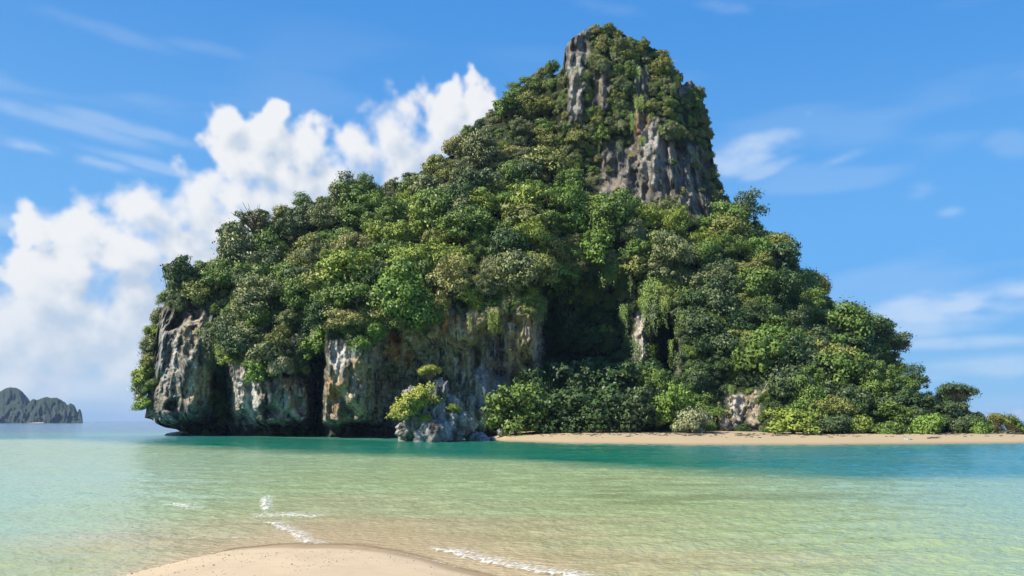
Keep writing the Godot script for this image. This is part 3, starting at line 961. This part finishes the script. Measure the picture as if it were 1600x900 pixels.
func zone(px: float, py: float) -> String:
	if px > 868 and px < 1128 and py < 330: return ["on the rock tower's side", "on the rock tower's upper half"][int(py < 170)]
	if px >= 690 and px <= 868 and py < 300: return ["on the shoulder beneath the rock tower", "on the shoulder's skyline"][int(py < crest(px) + 45)]
	if px < 760 and py < crest(px) + 40: return ["on the skyline above the sheer cliffs", "on the skyline of the long slope"][int(px > 470)]
	if px < 500: return ["on the top of the sheer cliffs", "on the face of the sheer cliffs"][int(py > 500)]
	if px < 850: return ["on the upper main slope", "on the mid main slope", "along the brow over the stalactites"][int(py > 350) + int(py > 430)]
	if px < 1140: return ["at the rock tower's foot", "above the shaded gully", "in the shaded gully by the cave", "behind the shaded part of the beach"][int(py > 385) + int(py > 470) + int(py > 580)]
	if px < 1320: return ["on the skyline beyond the tower", "on the steep beach-side slope", "behind the sunny beach"][int(py > crest(px) + 45) + int(py > 560)]
	return ["on the skyline of the low tail", "on the island's low tail", "behind the beach's far end"][int(py > crest(px) + 40) + int(py > 640)]

func slope_normal(px: float, py: float) -> Vector3:
	var a := ground_point(px - 7, py); var b := ground_point(px + 7, py)
	var c := ground_point(px, py + 7); var d := ground_point(px, py - 7)
	var n := (b - a).cross(d - c).normalized()
	return n

func leaf_kind(px: float, py: float) -> int:
	var n := n_big.get_noise_2d(px * 0.35, py * 0.35)
	var r := clampf(0.5 + 1.1 * n_mid.get_noise_2d(px * 0.14, py * 0.16) + rng.randf_range(-0.26, 0.26), 0.0, 0.999)
	if px > 850 and px < 1130 and py > 470:                        # gully: its shade put into the leaf colour, mostly dark kinds
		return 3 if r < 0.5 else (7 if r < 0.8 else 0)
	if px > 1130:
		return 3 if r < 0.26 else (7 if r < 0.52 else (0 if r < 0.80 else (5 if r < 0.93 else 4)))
	if px < 480:
		return 7 if r < 0.25 else (2 if r < 0.55 else (0 if r < 0.8 else 4))
	if py < 330:
		return 2 if r < 0.30 else (0 if r < 0.55 else (4 if r < 0.80 else (7 if r < 0.92 else 6)))
	if n > 0.05:
		return 5 if r < 0.35 else (1 if r < 0.62 else (0 if r < 0.85 else 2))
	return 0 if r < 0.32 else (2 if r < 0.52 else (4 if r < 0.68 else (6 if r < 0.78 else (1 if r < 0.9 else 3))))

func place_tree(shape: int, kind: int, p: Vector3, r: float, lean: Vector3, called := "canopy_tree") -> Node3D:
	var o := base(called, p)
	var up := (Vector3.UP + lean).normalized()
	var yaw := Basis(Vector3.UP, rng.randf() * TAU)
	var tilt := Basis(Quaternion(Vector3.UP, up))
	o.basis = (tilt * yaw) * Basis.from_scale(Vector3(r * rng.randf_range(0.82, 1.2), r * rng.randf_range(0.8, 1.2), r * rng.randf_range(0.82, 1.2)))
	put("crown", T[shape].crown, M["leaf%d" % kind], o)
	put("trunk", T[shape].trunk, M.bark, o)
	return o

func make_plants() -> void:
	for k in 3: T.append(make_tree_shapes(k, 42, 0.85, 0.27, 125, 0.120))
	for k in 2: T.append(make_tree_shapes(3 + k, 46, 0.55, 0.25, 120, 0.115))
	T.append(make_tree_shapes(5, 42, 1.2, 0.27, 125, 0.120, "tall"))
	T.append(make_tree_shapes(6, 26, 0.8, 0.24, 105, 0.10, "open"))
	for k in 2: T.append(make_tree_shapes(7 + k, 38, 0.75, 0.29, 130, 0.130, "bush"))
	T.append(make_tree_shapes(9, 22, 0.3, 0.24, 130, 0.10, "umbrella"))
	T.append(make_tree_shapes(10, 24, 1.1, 0.17, 62, 0.115, "twig"))
	T.append(make_tree_shapes(11, 56, 1.15, 0.25, 130, 0.115, "thicket"))
	T.append(make_tree_shapes(12, 60, 0.8, 0.22, 150, 0.085))
	T.append(make_tree_shapes(13, 50, 0.95, 0.23, 130, 0.125, "round", 0.16))
	T.append(make_tree_shapes(14, 30, 0.85, 0.27, 100, 0.150))
	rng.seed = 777
	# candidates for the big canopy trees, spread evenly over the green parts
	var big := []
	var gy := 40.0
	var row := 0
	while gy < 676.0:
		var gx := 232.0 + (17.0 if row % 2 else 0.0)
		while gx < 1590.0:
			var px := gx + rng.randf_range(-12, 12)
			var py := gy + rng.randf_range(-9, 9)
			gx += 33.0
			if py < crest(px) + 2.0 or py > foot(px) - 22.0: continue
			if bare(px, py) > (0.35 if px < 868 or py > 335 else 0.1): continue
			if (px > 1100 and px < 1212 and py > 596) or (px > 962 and px < 1085 and py > 440 and py < 610) or (px > 930 and px < 1110 and py > 296 and py < 350): continue
			if px > 845 and px < 1000 and py > 560 and py < 640 and rng.randf() < 0.3: continue
			big.append([px, py])
		gy += 25.0
		row += 1
	# a row right on the skyline
	var sx := 268.0
	while sx < 1560.0:
		if (sx < 815 or sx > 1125) and rng.randf() < 0.9: big.append([sx, crest(sx) + 3.0])
		elif sx > 925 and sx < 1060: big.append([sx, crest(sx) + 4.0])
		sx += rng.randf_range(20, 34)
	var trees := []
	for b in big:
		var px: float = b[0]; var py: float = b[1]
		var n := slope_normal(px, py)
		var p := ground_point(px, py)
		var r := rng.randf_range(1.9, 4.0) * (0.8 + 0.35 * rng.randf())
		if px > 868 and px < 1128 and py < 335: r *= 0.56
		if px < 335: r *= 0.9
		if py < crest(px) + 12.0: r *= 0.72
		if px > 1400: r *= 0.8
		if px > 1490: r *= 0.6
		trees.append([r, px, py, p, n])
	trees.sort_custom(func(a, b): return a[0] / -a[3].z > b[0] / -b[3].z)
	var singles := trees.slice(0, 296)
	singles.sort_custom(func(a, b): return a[1] < b[1])
	for t in singles:
		var px: float = t[1]; var py: float = t[2]
		var r: float = t[0]; var n: Vector3 = t[4]
		var shape: int = CANOPY[rng.randi() % 11]
		if py < crest(px) + 12.0 and rng.randf() < 0.45: shape = 6
		elif rng.randf() < 0.14: shape = 5
		elif rng.randf() < 0.08: shape = 6
		elif n.y < 0.25 and rng.randf() < 0.6: shape = 7 + rng.randi() % 2
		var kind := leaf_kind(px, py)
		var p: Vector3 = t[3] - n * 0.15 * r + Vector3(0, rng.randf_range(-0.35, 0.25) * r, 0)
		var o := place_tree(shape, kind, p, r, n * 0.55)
		var z := zone(px, py)
		var what := "%s %s tree %s" % [LEAF_WORD[kind], SHAPE_WORD[shape], z]
		if not zone_count.has(what): zone_count[what] = []
		zone_count[what].append(o)
	for what in zone_count:                                # told apart by their order along the island where looks and place agree
		var same: Array = zone_count[what]
		for k in same.size():
			tag(same[k], what + ("" if same.size() == 1 else ", %s from the cliffs" % ORD[mini(k, 11)]), "tree", "canopy trees on the island")
	# all the rest of the canopy and the undergrowth, past counting
	var rest := []
	for t in trees.slice(296): rest.append([t[1], t[2], t[0] * 0.9])
	gy = 36.0
	while gy < 682.0:
		var gx := 230.0
		while gx < 1592.0:
			var px := gx + rng.randf_range(-6, 6)
			var py := gy + rng.randf_range(-5, 5)
			gx += 12.5
			if py < crest(px) + 1.0 or py > foot(px) - 14.0: continue
			var b := bare(px, py)
			if px > 868 and px < 1128 and py < 335 and b > 0.15: continue
			if b > 0.5 or (b > 0.2 and rng.randf() < 0.5): continue
			rest.append([px, py, rng.randf_range(0.6, 1.45)])
		gy += 10.5
	for q in [[822, 128, 1.7], [838, 120, 1.8], [852, 116, 1.7], [866, 114, 1.7], [877, 112, 1.4], [882, 126, 1.3], [884, 145, 1.1], [886, 165, 1.0], [950, 268, 1.0], [966, 300, 1.1], [985, 240, 1.0], [1050, 250, 1.1], [1088, 262, 1.2], [1094, 300, 1.0], [1066, 302, 0.9], [1104, 285, 0.9], [940, 310, 1.0], [1030, 325, 1.1], [887, 185, 1.2], [889, 205, 1.3]]: rest.append(q)
	for k in 26:                                          # up the tower's steep far edge
		var py := 96.0 + 10.0 * k
		var ex := 1040.0
		while crest(ex) < py and ex < 1160.0: ex += 1.0
		rest.append([ex - 3.0, py, rng.randf_range(0.6, 1.1)])
		if k % 2: rest.append([ex - 14.0, py + 4.0, rng.randf_range(0.9, 1.5)])
	var forest := base("forest")
	tag(forest, "dense mass of smaller crowns and creepers filling the island's slopes", "forest", "", "stuff")
	var lots := []
	for s in 15: lots.append([[], []])
	for q in rest:
		var px: float = q[0]; var py: float = q[1]; var r: float = q[2]
		var n := slope_normal(px, py)
		var s: int = CANOPY[rng.randi() % 11] if rng.randf() < 0.6 else 7 + rng.randi() % 2
		var p := ground_point(px, py) - n * 0.55 * r - Vector3(0, 0.40 * r, 0)
		var up := (Vector3.UP + n * 0.9).normalized()
		var bs := (Basis(Quaternion(Vector3.UP, up)) * Basis(Vector3.UP, rng.randf() * TAU)) * Basis.from_scale(Vector3(r, r * rng.randf_range(0.75, 1.25), r))
		lots[s][0].append(Transform3D(bs, p))
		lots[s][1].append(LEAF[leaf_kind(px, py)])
	var lm: StandardMaterial3D = M.leaf0.duplicate()
	lm.albedo_color = Color.WHITE
	M.leaf_mix = lm
	for s in 15:
		if lots[s][0].is_empty(): continue
		copies("foliage", T[s].crown, lots[s][0], lots[s][1], lm, forest)
	hanging_vines()
	special_plants()

# curtains of creeper hanging from the brows and over the gully walls
func hanging_vines() -> void:
	var shapes := []
	for k in 3:
		var r2 := RandomNumberGenerator.new(); r2.seed = 500 + k
		var v := PackedVector3Array(); var nr := PackedVector3Array(); var col := PackedColorArray(); var idx := PackedInt32Array()
		for q in 16:
			var top := Vector3(r2.randf_range(-0.34, 0.34), r2.randf_range(-0.1, 0.12), r2.randf_range(-0.10, 0.14))
			var l := r2.randf_range(0.35, 1.0)
			var shade := r2.randf_range(0.75, 1.25)
			for z in int(l * 46.0):
				var t := (z + r2.randf()) / 46.0
				var wide := 0.07 * (1.0 - 0.6 * t)
				var p := top + Vector3(r2.randfn() * wide + 0.03 * sin(t * 9.0 + q), -t, r2.randfn() * wide)
				var n := Vector3(r2.randfn() * 0.5, 0.5, 0.7 + r2.randfn() * 0.3).normalized()
				var tx := Vector3(r2.randfn() * 0.5, -1.0, r2.randfn() * 0.2).normalized()
				var ty := n.cross(tx).normalized()
				var s := r2.randf_range(0.04, 0.075)
				var b0 := v.size()
				v.append(p - tx * s * 0.5); v.append(p + ty * s * 0.33); v.append(p + tx * s * 0.55); v.append(p - ty * s * 0.33)
				for y in 4:
					nr.append(n); col.append(Color(shade, shade, shade))
				idx.append_array([b0, b0 + 1, b0 + 2, b0, b0 + 2, b0 + 3])
		shapes.append(amesh(v, idx, col, nr))
	rng.seed = 919
	var spots := []
	for k in 46: spots.append([rng.randf_range(515, 845), rng.randf_range(462, 496), rng.randf_range(1.6, 3.4)])
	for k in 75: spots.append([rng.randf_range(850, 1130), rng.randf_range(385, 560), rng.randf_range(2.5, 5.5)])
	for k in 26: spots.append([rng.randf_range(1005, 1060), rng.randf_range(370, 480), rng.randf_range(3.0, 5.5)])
	for k in 45: spots.append([rng.randf_range(300, 510), rng.randf_range(470, 570), rng.randf_range(1.8, 4.0)])
	for k in 60: spots.append([rng.randf_range(1000, 1300), rng.randf_range(480, 640), rng.randf_range(2.0, 4.5)])
	for k in 40: spots.append([rng.randf_range(900, 1110), rng.randf_range(70, 240), rng.randf_range(1.5, 3.4)])
	var lots := [[[], []], [[], []], [[], []]]
	for q in spots:
		if q[1] < crest(q[0]) + 12.0: continue
		var n := slope_normal(q[0], q[1])
		var p := ground_point(q[0], q[1]) + n * rng.randf_range(0.4, 1.6)
		var s: float = q[2]
		var k := rng.randi() % 3
		var yaw := atan2(n.x, n.z) + rng.randf_range(-0.5, 0.5)
		lots[k][0].append(Transform3D(Basis(Vector3.UP, yaw) * Basis.from_scale(Vector3(s * 0.8, s, s * 0.8)), p))
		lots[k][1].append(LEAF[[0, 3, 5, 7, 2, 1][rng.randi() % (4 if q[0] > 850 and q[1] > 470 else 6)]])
	var o := base("hanging_vines")
	tag(o, "curtains of creepers hanging down the cliffs, the gully walls and the tower", "vines", "", "stuff")
	for k in 3: copies("vine_curtain", shapes[k], lots[k][0], lots[k][1], M.leaf_mix, o)

func copies(called: String, mesh: Mesh, where: Array, cols: Array, m: Material, parent: Node) -> MultiMeshInstance3D:
	var mm := MultiMesh.new()
	mm.transform_format = MultiMesh.TRANSFORM_3D
	mm.use_colors = cols.size() > 0
	mm.mesh = mesh
	mm.instance_count = where.size()
	for k in where.size():
		mm.set_instance_transform(k, where[k])
		if cols.size(): mm.set_instance_color(k, cols[k])
	var o := MultiMeshInstance3D.new()
	o.name = called if parent != self else numbered(called)
	o.multimesh = mm
	o.material_override = m
	parent.add_child(o, true)
	return o

func special_plants() -> void:
	rng.seed = 31
	# shape, leaf, column, row of the base, distance, size, lean, label
	var list := [
		[10, 2, 404, 388, 151, 4.3, Vector3(-0.15, 0, 0), "bare-twigged sparse tree rising above the skyline over the sheer cliffs", "twig_tree"],
		[8, 8, 655, 640, 101.0, 2.7, Vector3(-0.25, 0, 0.2), "lime green shrub spreading over the top of the sea rock", "shrub"],
		[7, 8, 636, 646, 100.8, 1.7, Vector3(-0.6, 0, 0.3), "small lime green shrub hanging off the sea rock's outer flank", "shrub"],
		[7, 8, 664, 660, 100.7, 0.95, Vector3(0, 0, 0.8), "little lime green shrub low on the face of the sea rock", "shrub"],
		[7, 1, 706, 643, 102.2, 0.85, Vector3(0.5, 0, 0.3), "tiny yellow-green shrub on the beach-side flank of the sea rock", "shrub"],
		[9, 8, 672, 606, 103.0, 1.55, Vector3(-0.05, 0, 0), "small flat-topped lime green tree on the summit of the sea rock", "umbrella_tree"],
		[8, 1, 1240, 672, 105.5, 3.0, Vector3(0, 0, 0.1), "bright yellow-green bush standing alone on the sunny beach edge", "bush"],
		[7, 9, 1078, 672, 107.0, 2.5, Vector3(0, 0, 0.2), "pale silvery bush at the beach edge below the cave", "bush"],
		[11, 5, 1055, 664, 112.5, 3.3, Vector3(-0.1, 0, 0.2), "large sunlit bush between the cave and the pale silvery bush", "bush"],
		[8, 5, 1102, 672, 109.5, 1.3, Vector3(0, 0, 0.1), "fresh green bush between the silvery bush and the white rock", "bush"],
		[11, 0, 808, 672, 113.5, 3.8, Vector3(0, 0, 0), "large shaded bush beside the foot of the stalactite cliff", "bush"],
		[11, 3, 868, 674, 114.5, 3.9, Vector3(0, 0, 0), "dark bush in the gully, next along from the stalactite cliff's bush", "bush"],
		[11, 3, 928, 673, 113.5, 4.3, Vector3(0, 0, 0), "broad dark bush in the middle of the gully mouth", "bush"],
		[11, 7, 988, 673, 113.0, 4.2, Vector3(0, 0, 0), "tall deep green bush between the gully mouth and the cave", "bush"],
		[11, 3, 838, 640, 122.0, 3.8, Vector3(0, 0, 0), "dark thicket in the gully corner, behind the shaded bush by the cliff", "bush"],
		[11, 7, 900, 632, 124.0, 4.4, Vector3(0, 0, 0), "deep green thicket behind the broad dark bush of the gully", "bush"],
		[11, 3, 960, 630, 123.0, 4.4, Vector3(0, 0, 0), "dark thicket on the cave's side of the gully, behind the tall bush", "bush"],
		[8, 5, 405, 588, 131.0, 2.2, Vector3(-0.2, 0, 0.5), "fresh green shrub clinging low on the sheer cliff above the notch", "shrub"],
		[7, 9, 440, 580, 131.0, 1.9, Vector3(0.2, 0, 0.5), "pale green shrub clinging beside the fresh one on the sheer cliff", "shrub"],
		[8, 1, 360, 562, 136.0, 1.6, Vector3(0, 0, 0.5), "yellow-green shrub above the dark cleft in the sheer cliffs", "shrub"],
		[8, 5, 565, 545, 119.0, 1.5, Vector3(0, 0, 0.5), "small fresh green shrub on the grey buttress of the stalactite cliff", "shrub"],
		[7, 2, 240, 548, 148.0, 2.3, Vector3(-0.8, 0, 0.2), "upper grey-green shrub hanging from the island's outermost cliff edge", "shrub"],
		[8, 1, 234, 592, 147.5, 2.7, Vector3(-0.8, 0, 0.2), "yellow-green shrub hanging out over the sea from the outermost cliff", "shrub"],
		[7, 5, 232, 634, 146.5, 2.0, Vector3(-0.6, 0, 0.2), "lowest green shrub hanging from the island's outermost cliff edge", "shrub"],
		[7, 0, 262, 470, 150.0, 1.7, Vector3(-0.4, 0, 0.2), "mid green shrub where the outermost cliff edge meets the skyline", "shrub"],
		[8, 1, 246, 524, 149.0, 1.9, Vector3(-0.8, 0, 0.2), "yellow-green shrub between two grey-green ones on the outermost cliff edge", "shrub"],
		[7, 4, 237, 572, 147.5, 2.2, Vector3(-0.8, 0, 0.4), "olive shrub close against the outermost cliff edge", "shrub"],
		[8, 9, 233, 614, 148.5, 2.7, Vector3(-0.8, 0, 0.2), "pale shrub dangling outermost of all over the open sea", "shrub"],
		[7, 0, 238, 608, 145.5, 1.5, Vector3(-0.6, 0, 0.5), "mid green shrub just in from the pale dangling one", "shrub"],
		[8, 2, 253, 502, 150.0, 2.0, Vector3(-0.8, 0, 0.2), "highest grey-green shrub hanging from the outermost cliff edge", "shrub"],
		[9, 7, 1492, 648, 119.0, 2.4, Vector3(0.1, 0, 0), "flat-topped dark tree standing above the low tail's skyline", "umbrella_tree"],
		[6, 3, 1425, 622, 124.0, 2.4, Vector3(0, 0, 0), "dark open-crowned tree at the step down to the low tail", "canopy_tree"],
		[9, 4, 1546, 683, 115.0, 2.2, Vector3(0.75, 0, 0.1), "last tree of the island, leaning seaward over the beach tip", "leaning_tree"],
		[9, 0, 1562, 684, 114.0, 1.8, Vector3(0.95, 0, 0.2), "low leaning tree reaching farthest out over the beach tip", "leaning_tree"],
		[8, 7, 1508, 680, 114.0, 2.2, Vector3(0, 0, 0), "dull dark bush filling the shore before the leaning trees", "bush"],
		[8, 0, 1545, 682, 116.0, 1.4, Vector3(0.1, 0, 0), "mid green bush right behind the leaning trees at the tip", "bush"],
		[7, 5, 1530, 681, 113.0, 1.9, Vector3(0.1, 0, 0), "fresh green bush under the leaning trees at the beach tip", "bush"],
		[7, 0, 1395, 681, 109.0, 2.2, Vector3(0, 0, 0), "mid green bush at the beach edge below the low tail's step", "bush"],
		[8, 5, 1447, 681, 109.0, 2.4, Vector3(0, 0, 0), "rounded fresh bush at the beach edge halfway along the low tail", "bush"],
		[7, 1, 1345, 676, 109.0, 1.8, Vector3(0, 0, 0), "small yellow-green bush at the edge of the sunny beach", "bush"],
		[8, 7, 1300, 676, 108.5, 2.6, Vector3(0, 0, 0), "dull dark bush beside the bright bush on the sunny beach", "bush"],
		[8, 3, 1206, 676, 111.5, 1.2, Vector3(0, 0, 0), "dark bush against the white rock behind the beach", "bush"]]
	for b in list:
		var p := at(b[2], b[3], b[4])
		var o := place_tree(b[0], b[1], p, b[5], b[6], b[8])
		tag(o, b[7], "shrub" if b[8] == "shrub" else ("bush" if b[8] == "bush" else "tree"))
	# dead branches sticking out over the beach
	var v := PackedVector3Array(); var nr := PackedVector3Array(); var idx := PackedInt32Array()
	var root := Vector3.ZERO
	for k in 4:
		var e := Vector3(1.6 + 0.7 * k + rng.randf_range(-0.4, 0.4), 3.0 - 0.30 * k + rng.randf_range(-0.3, 0.3), rng.randf_range(0.2, 1.0))
		tube(v, nr, idx, [root, e * 0.5 + Vector3(0, 0.2, 0), e], [0.05, 0.035, 0.012], 5)
	var dead := put("dead_branch", amesh(v, idx, PackedColorArray(), nr), M.dry)
	dead.position = at(1190, 615, 116.0)
	tag(dead, "spray of pale dead branches sticking out above the white rock", "branch")

# ------------------------------------------------------------------ foam, driftwood, shells
func water_level(x: float, d: float) -> float:
	var far := 0.7 * smoothstep(170.0, 60.0, d) + 0.3 * smoothstep(400.0, 100.0, d)
	var bed := sand_height(x, -d)
	return maxf(wave(x, d) * far * smoothstep(0.0, 0.30, -bed), bed)

# a lacy skin of froth along a line, lying on the water: ahead (sharp) and behind (ragged) in metres, high = height of the crest
func foam(called: String, path: Array, ahead: float, behind: float, high: float, dense: float, sd: int, label: String) -> void:
	var pts := Curve3D.new()
	for p in path: pts.add_point(p)
	var l := pts.get_baked_length()
	var cell := 0.022
	var w := int(l / cell) + 2; var h := int((ahead + behind) / cell) + 2
	var v := PackedVector3Array(); var col := PackedColorArray()
	var o0: Vector3 = path[0]
	for j in h:
		for i in w:
			var t := float(i) / (w - 1)
			var c := pts.sample_baked(t * l, true)
			var c2 := pts.sample_baked(minf(t * l + 0.15, l), true); var c1 := pts.sample_baked(maxf(t * l - 0.15, 0.0), true)
			var side := (c2 - c1).normalized().cross(Vector3.UP)
			var q := lerpf(-behind, ahead, float(j) / (h - 1))
			var p := c + side * (q + 0.10 * n_mid.get_noise_2d(t * l * 6.0, sd * 13.0))
			var ends := smoothstep(0.0, 0.18, t) * smoothstep(1.0, 0.82, t)
			var body := (smoothstep(ahead, ahead * 0.2, q) if q > 0.0 else pow(smoothstep(-behind, 0.0, q), 0.7)) * ends
			var lace := 1.0 - absf(n_fine.get_noise_2d(p.x * 6.0 + sd * 7.0, p.z * 9.0)) * 3.4 + 0.5 * n_fine.get_noise_2d(p.x * 20.0, p.z * 20.0)
			var a := 0.64 * smoothstep(0.0, 1.15, 0.9 * lace - 0.72 + body * (0.25 + 0.75 * dense)) * smoothstep(0.0, 0.35, body)
			var crest := exp(-q * q / (0.012 + 0.02 * high)) * ends * high * (0.6 + 0.7 * n_fine.get_noise_2d(p.x * 5.0, p.z * 5.0))
			p.y = water_level(p.x, -p.z) + 0.007 + maxf(crest, 0.0) + 0.018 * a * (0.5 + n_fine.get_noise_2d(p.x * 22.0, p.z * 22.0))
			v.append(p - o0)
			col.append(Color(0.80, 0.81, 0.81, a))
	if not M.has("foam"):
		var m := StandardMaterial3D.new()
		m.vertex_color_use_as_albedo = true
		m.transparency = BaseMaterial3D.TRANSPARENCY_ALPHA
		m.albedo_texture = white_texture()
		m.roughness = 0.7
		M.foam = m
	var o := put(called, grid_mesh(v, w, h, col, true), M.foam)
	o.position = o0
	tag(o, label, "wave", "", "stuff")

func sea(px: float, py: float) -> Vector3:
	return at(px, py, EYE * F / (py - HOR))

func make_small_things() -> void:
	foam("wave_foam", [sea(424, 774), sea(414, 780), sea(413, 790), sea(418, 802)], 0.22, 0.32, 0.08, 0.85, 1, "short upright crest of white foam where two ripples meet off the spit")
	foam("wave_foam", [sea(385, 808), sea(415, 806), sea(450, 806), sea(510, 808)], 0.30, 0.9, 0.04, 0.62, 2, "thin flat streak of foam running sideways below the upright crest")
	foam("wave_foam", [sea(415, 812), sea(432, 824), sea(458, 832), sea(468, 843), sea(497, 857)], 0.18, 0.55, 0.05, 0.75, 3, "curved line of foam breaking towards the very tip of the sand")
	foam("wave_foam", [sea(252, 792), sea(272, 788), sea(290, 792), sea(312, 797)], 0.30, 0.8, 0.05, 0.5, 4, "small isolated patch of foam out beyond the spit's shady shallows")
	foam("wave_foam", [sea(655, 854), sea(690, 862), sea(735, 875), sea(785, 886), sea(840, 895), sea(900, 903), sea(960, 912)], 0.14, 0.95, 0.07, 0.9, 5, "long low breaker of white foam rolling onto the spit's flank")
	foam("wave_foam", [sea(270, 842), sea(330, 839), sea(380, 840), sea(430, 841)], 0.08, 0.20, 0.015, 0.6, 6, "faint hairline of foam on the wet shallows beside the spit")
	foam("wave_foam", [sea(500, 857), sea(540, 856), sea(590, 862), sea(640, 869), sea(690, 881), sea(730, 893)], 0.05, 0.10, 0.01, 0.5, 7, "hairline of froth where the last ripple meets the dry sand")
	# shell and pebble specks on the dry sand
	rng.seed = 66
	var peb := rock_mesh(Vector3(1, 0.6, 0.8), 40.0, 0.3, 9, 7)
	var where := []; var cols := []
	while where.size() < 700:
		var x := rng.randf_range(-6.2, 2.0); var d := rng.randf_range(8.0, 15.6)
		if spit(x, d) < 0.9 or n_mid.get_noise_2d(x * 2.0, d * 2.0) < rng.randf_range(-0.4, 0.25): continue
		var s := rng.randf_range(0.004, 0.011) * (1.0 if rng.randf() < 0.93 else 1.9)
		where.append(Transform3D(Basis(Vector3.UP, rng.randf() * TAU).scaled(Vector3(s, s, s)), Vector3(x, sand_height(x, -d) + s * 0.25, -d)))
		var c := rng.randf_range(0.5, 1.0)
		cols.append(Color(c, c * 0.9, c * 0.75))
	var pm := StandardMaterial3D.new()
	pm.vertex_color_use_as_albedo = true
	pm.roughness = 0.9
	var ps := copies("shell_fragments", peb, where, cols, pm, self)
	tag(ps, "scatter of shell and pebble specks on the dry sand", "shells", "", "stuff")
	where = []; cols = []
	for k in 900:
		var x := rng.randf_range(-2.0, 88.0)
		var d := shore_d(x) + 8.0 + 13.0 * sqrt(rng.randf())
		var s := rng.randf_range(0.05, 0.22)
		where.append(Transform3D(Basis(Vector3.UP, rng.randf() * TAU) * Basis.from_scale(Vector3(s * 1.6, s * 0.5, s)), Vector3(x, beach_height(x, d) + s * 0.1, -d)))
		var c := rng.randf_range(0.12, 0.45)
		cols.append(Color(c, c * 0.85, c * 0.65))
	tag(copies("beach_litter", peb, where, cols, pm, self), "dead leaves, twigs and stones strewn along the island beach's upper edge", "litter", "", "stuff")
	# driftwood on the island's beach
	var list := [[1090, 684, 101, 2.6, 0.2, "longest dark driftwood stick on the shaded beach below the silvery bush"], [1165, 685, 99, 1.9, -0.3, "driftwood stick on the beach in front of the white rock"], [1225, 684, 99, 2.2, 0.1, "driftwood branch lying before the bright yellow-green bush"], [1460, 686, 98, 2.0, 0.25, "driftwood stick lying on the beach under the low tail"]]
	for b in list:
		var v := PackedVector3Array(); var nr := PackedVector3Array(); var idx := PackedInt32Array()
		var l: float = b[3] * 0.5
		tube(v, nr, idx, [Vector3(-l, 0, 0), Vector3(-0.3 * l, 0.10, 0.06), Vector3(0.4 * l, 0.05, -0.05), Vector3(l, 0.14, 0)], [0.10, 0.09, 0.07, 0.03], 6)
		tube(v, nr, idx, [Vector3(0.2 * l, 0.06, 0), Vector3(0.5 * l, 0.35, 0.2)], [0.05, 0.015], 5)
		var o := put("driftwood", amesh(v, idx, PackedColorArray(), nr), M.bark)
		var p := at(b[0], b[1], b[2])
		o.position = Vector3(p.x, beach_height(p.x, -p.z) + 0.06, p.z)
		o.rotation.y = b[4]
		tag(o, b[5], "driftwood", "driftwood on the island's beach")
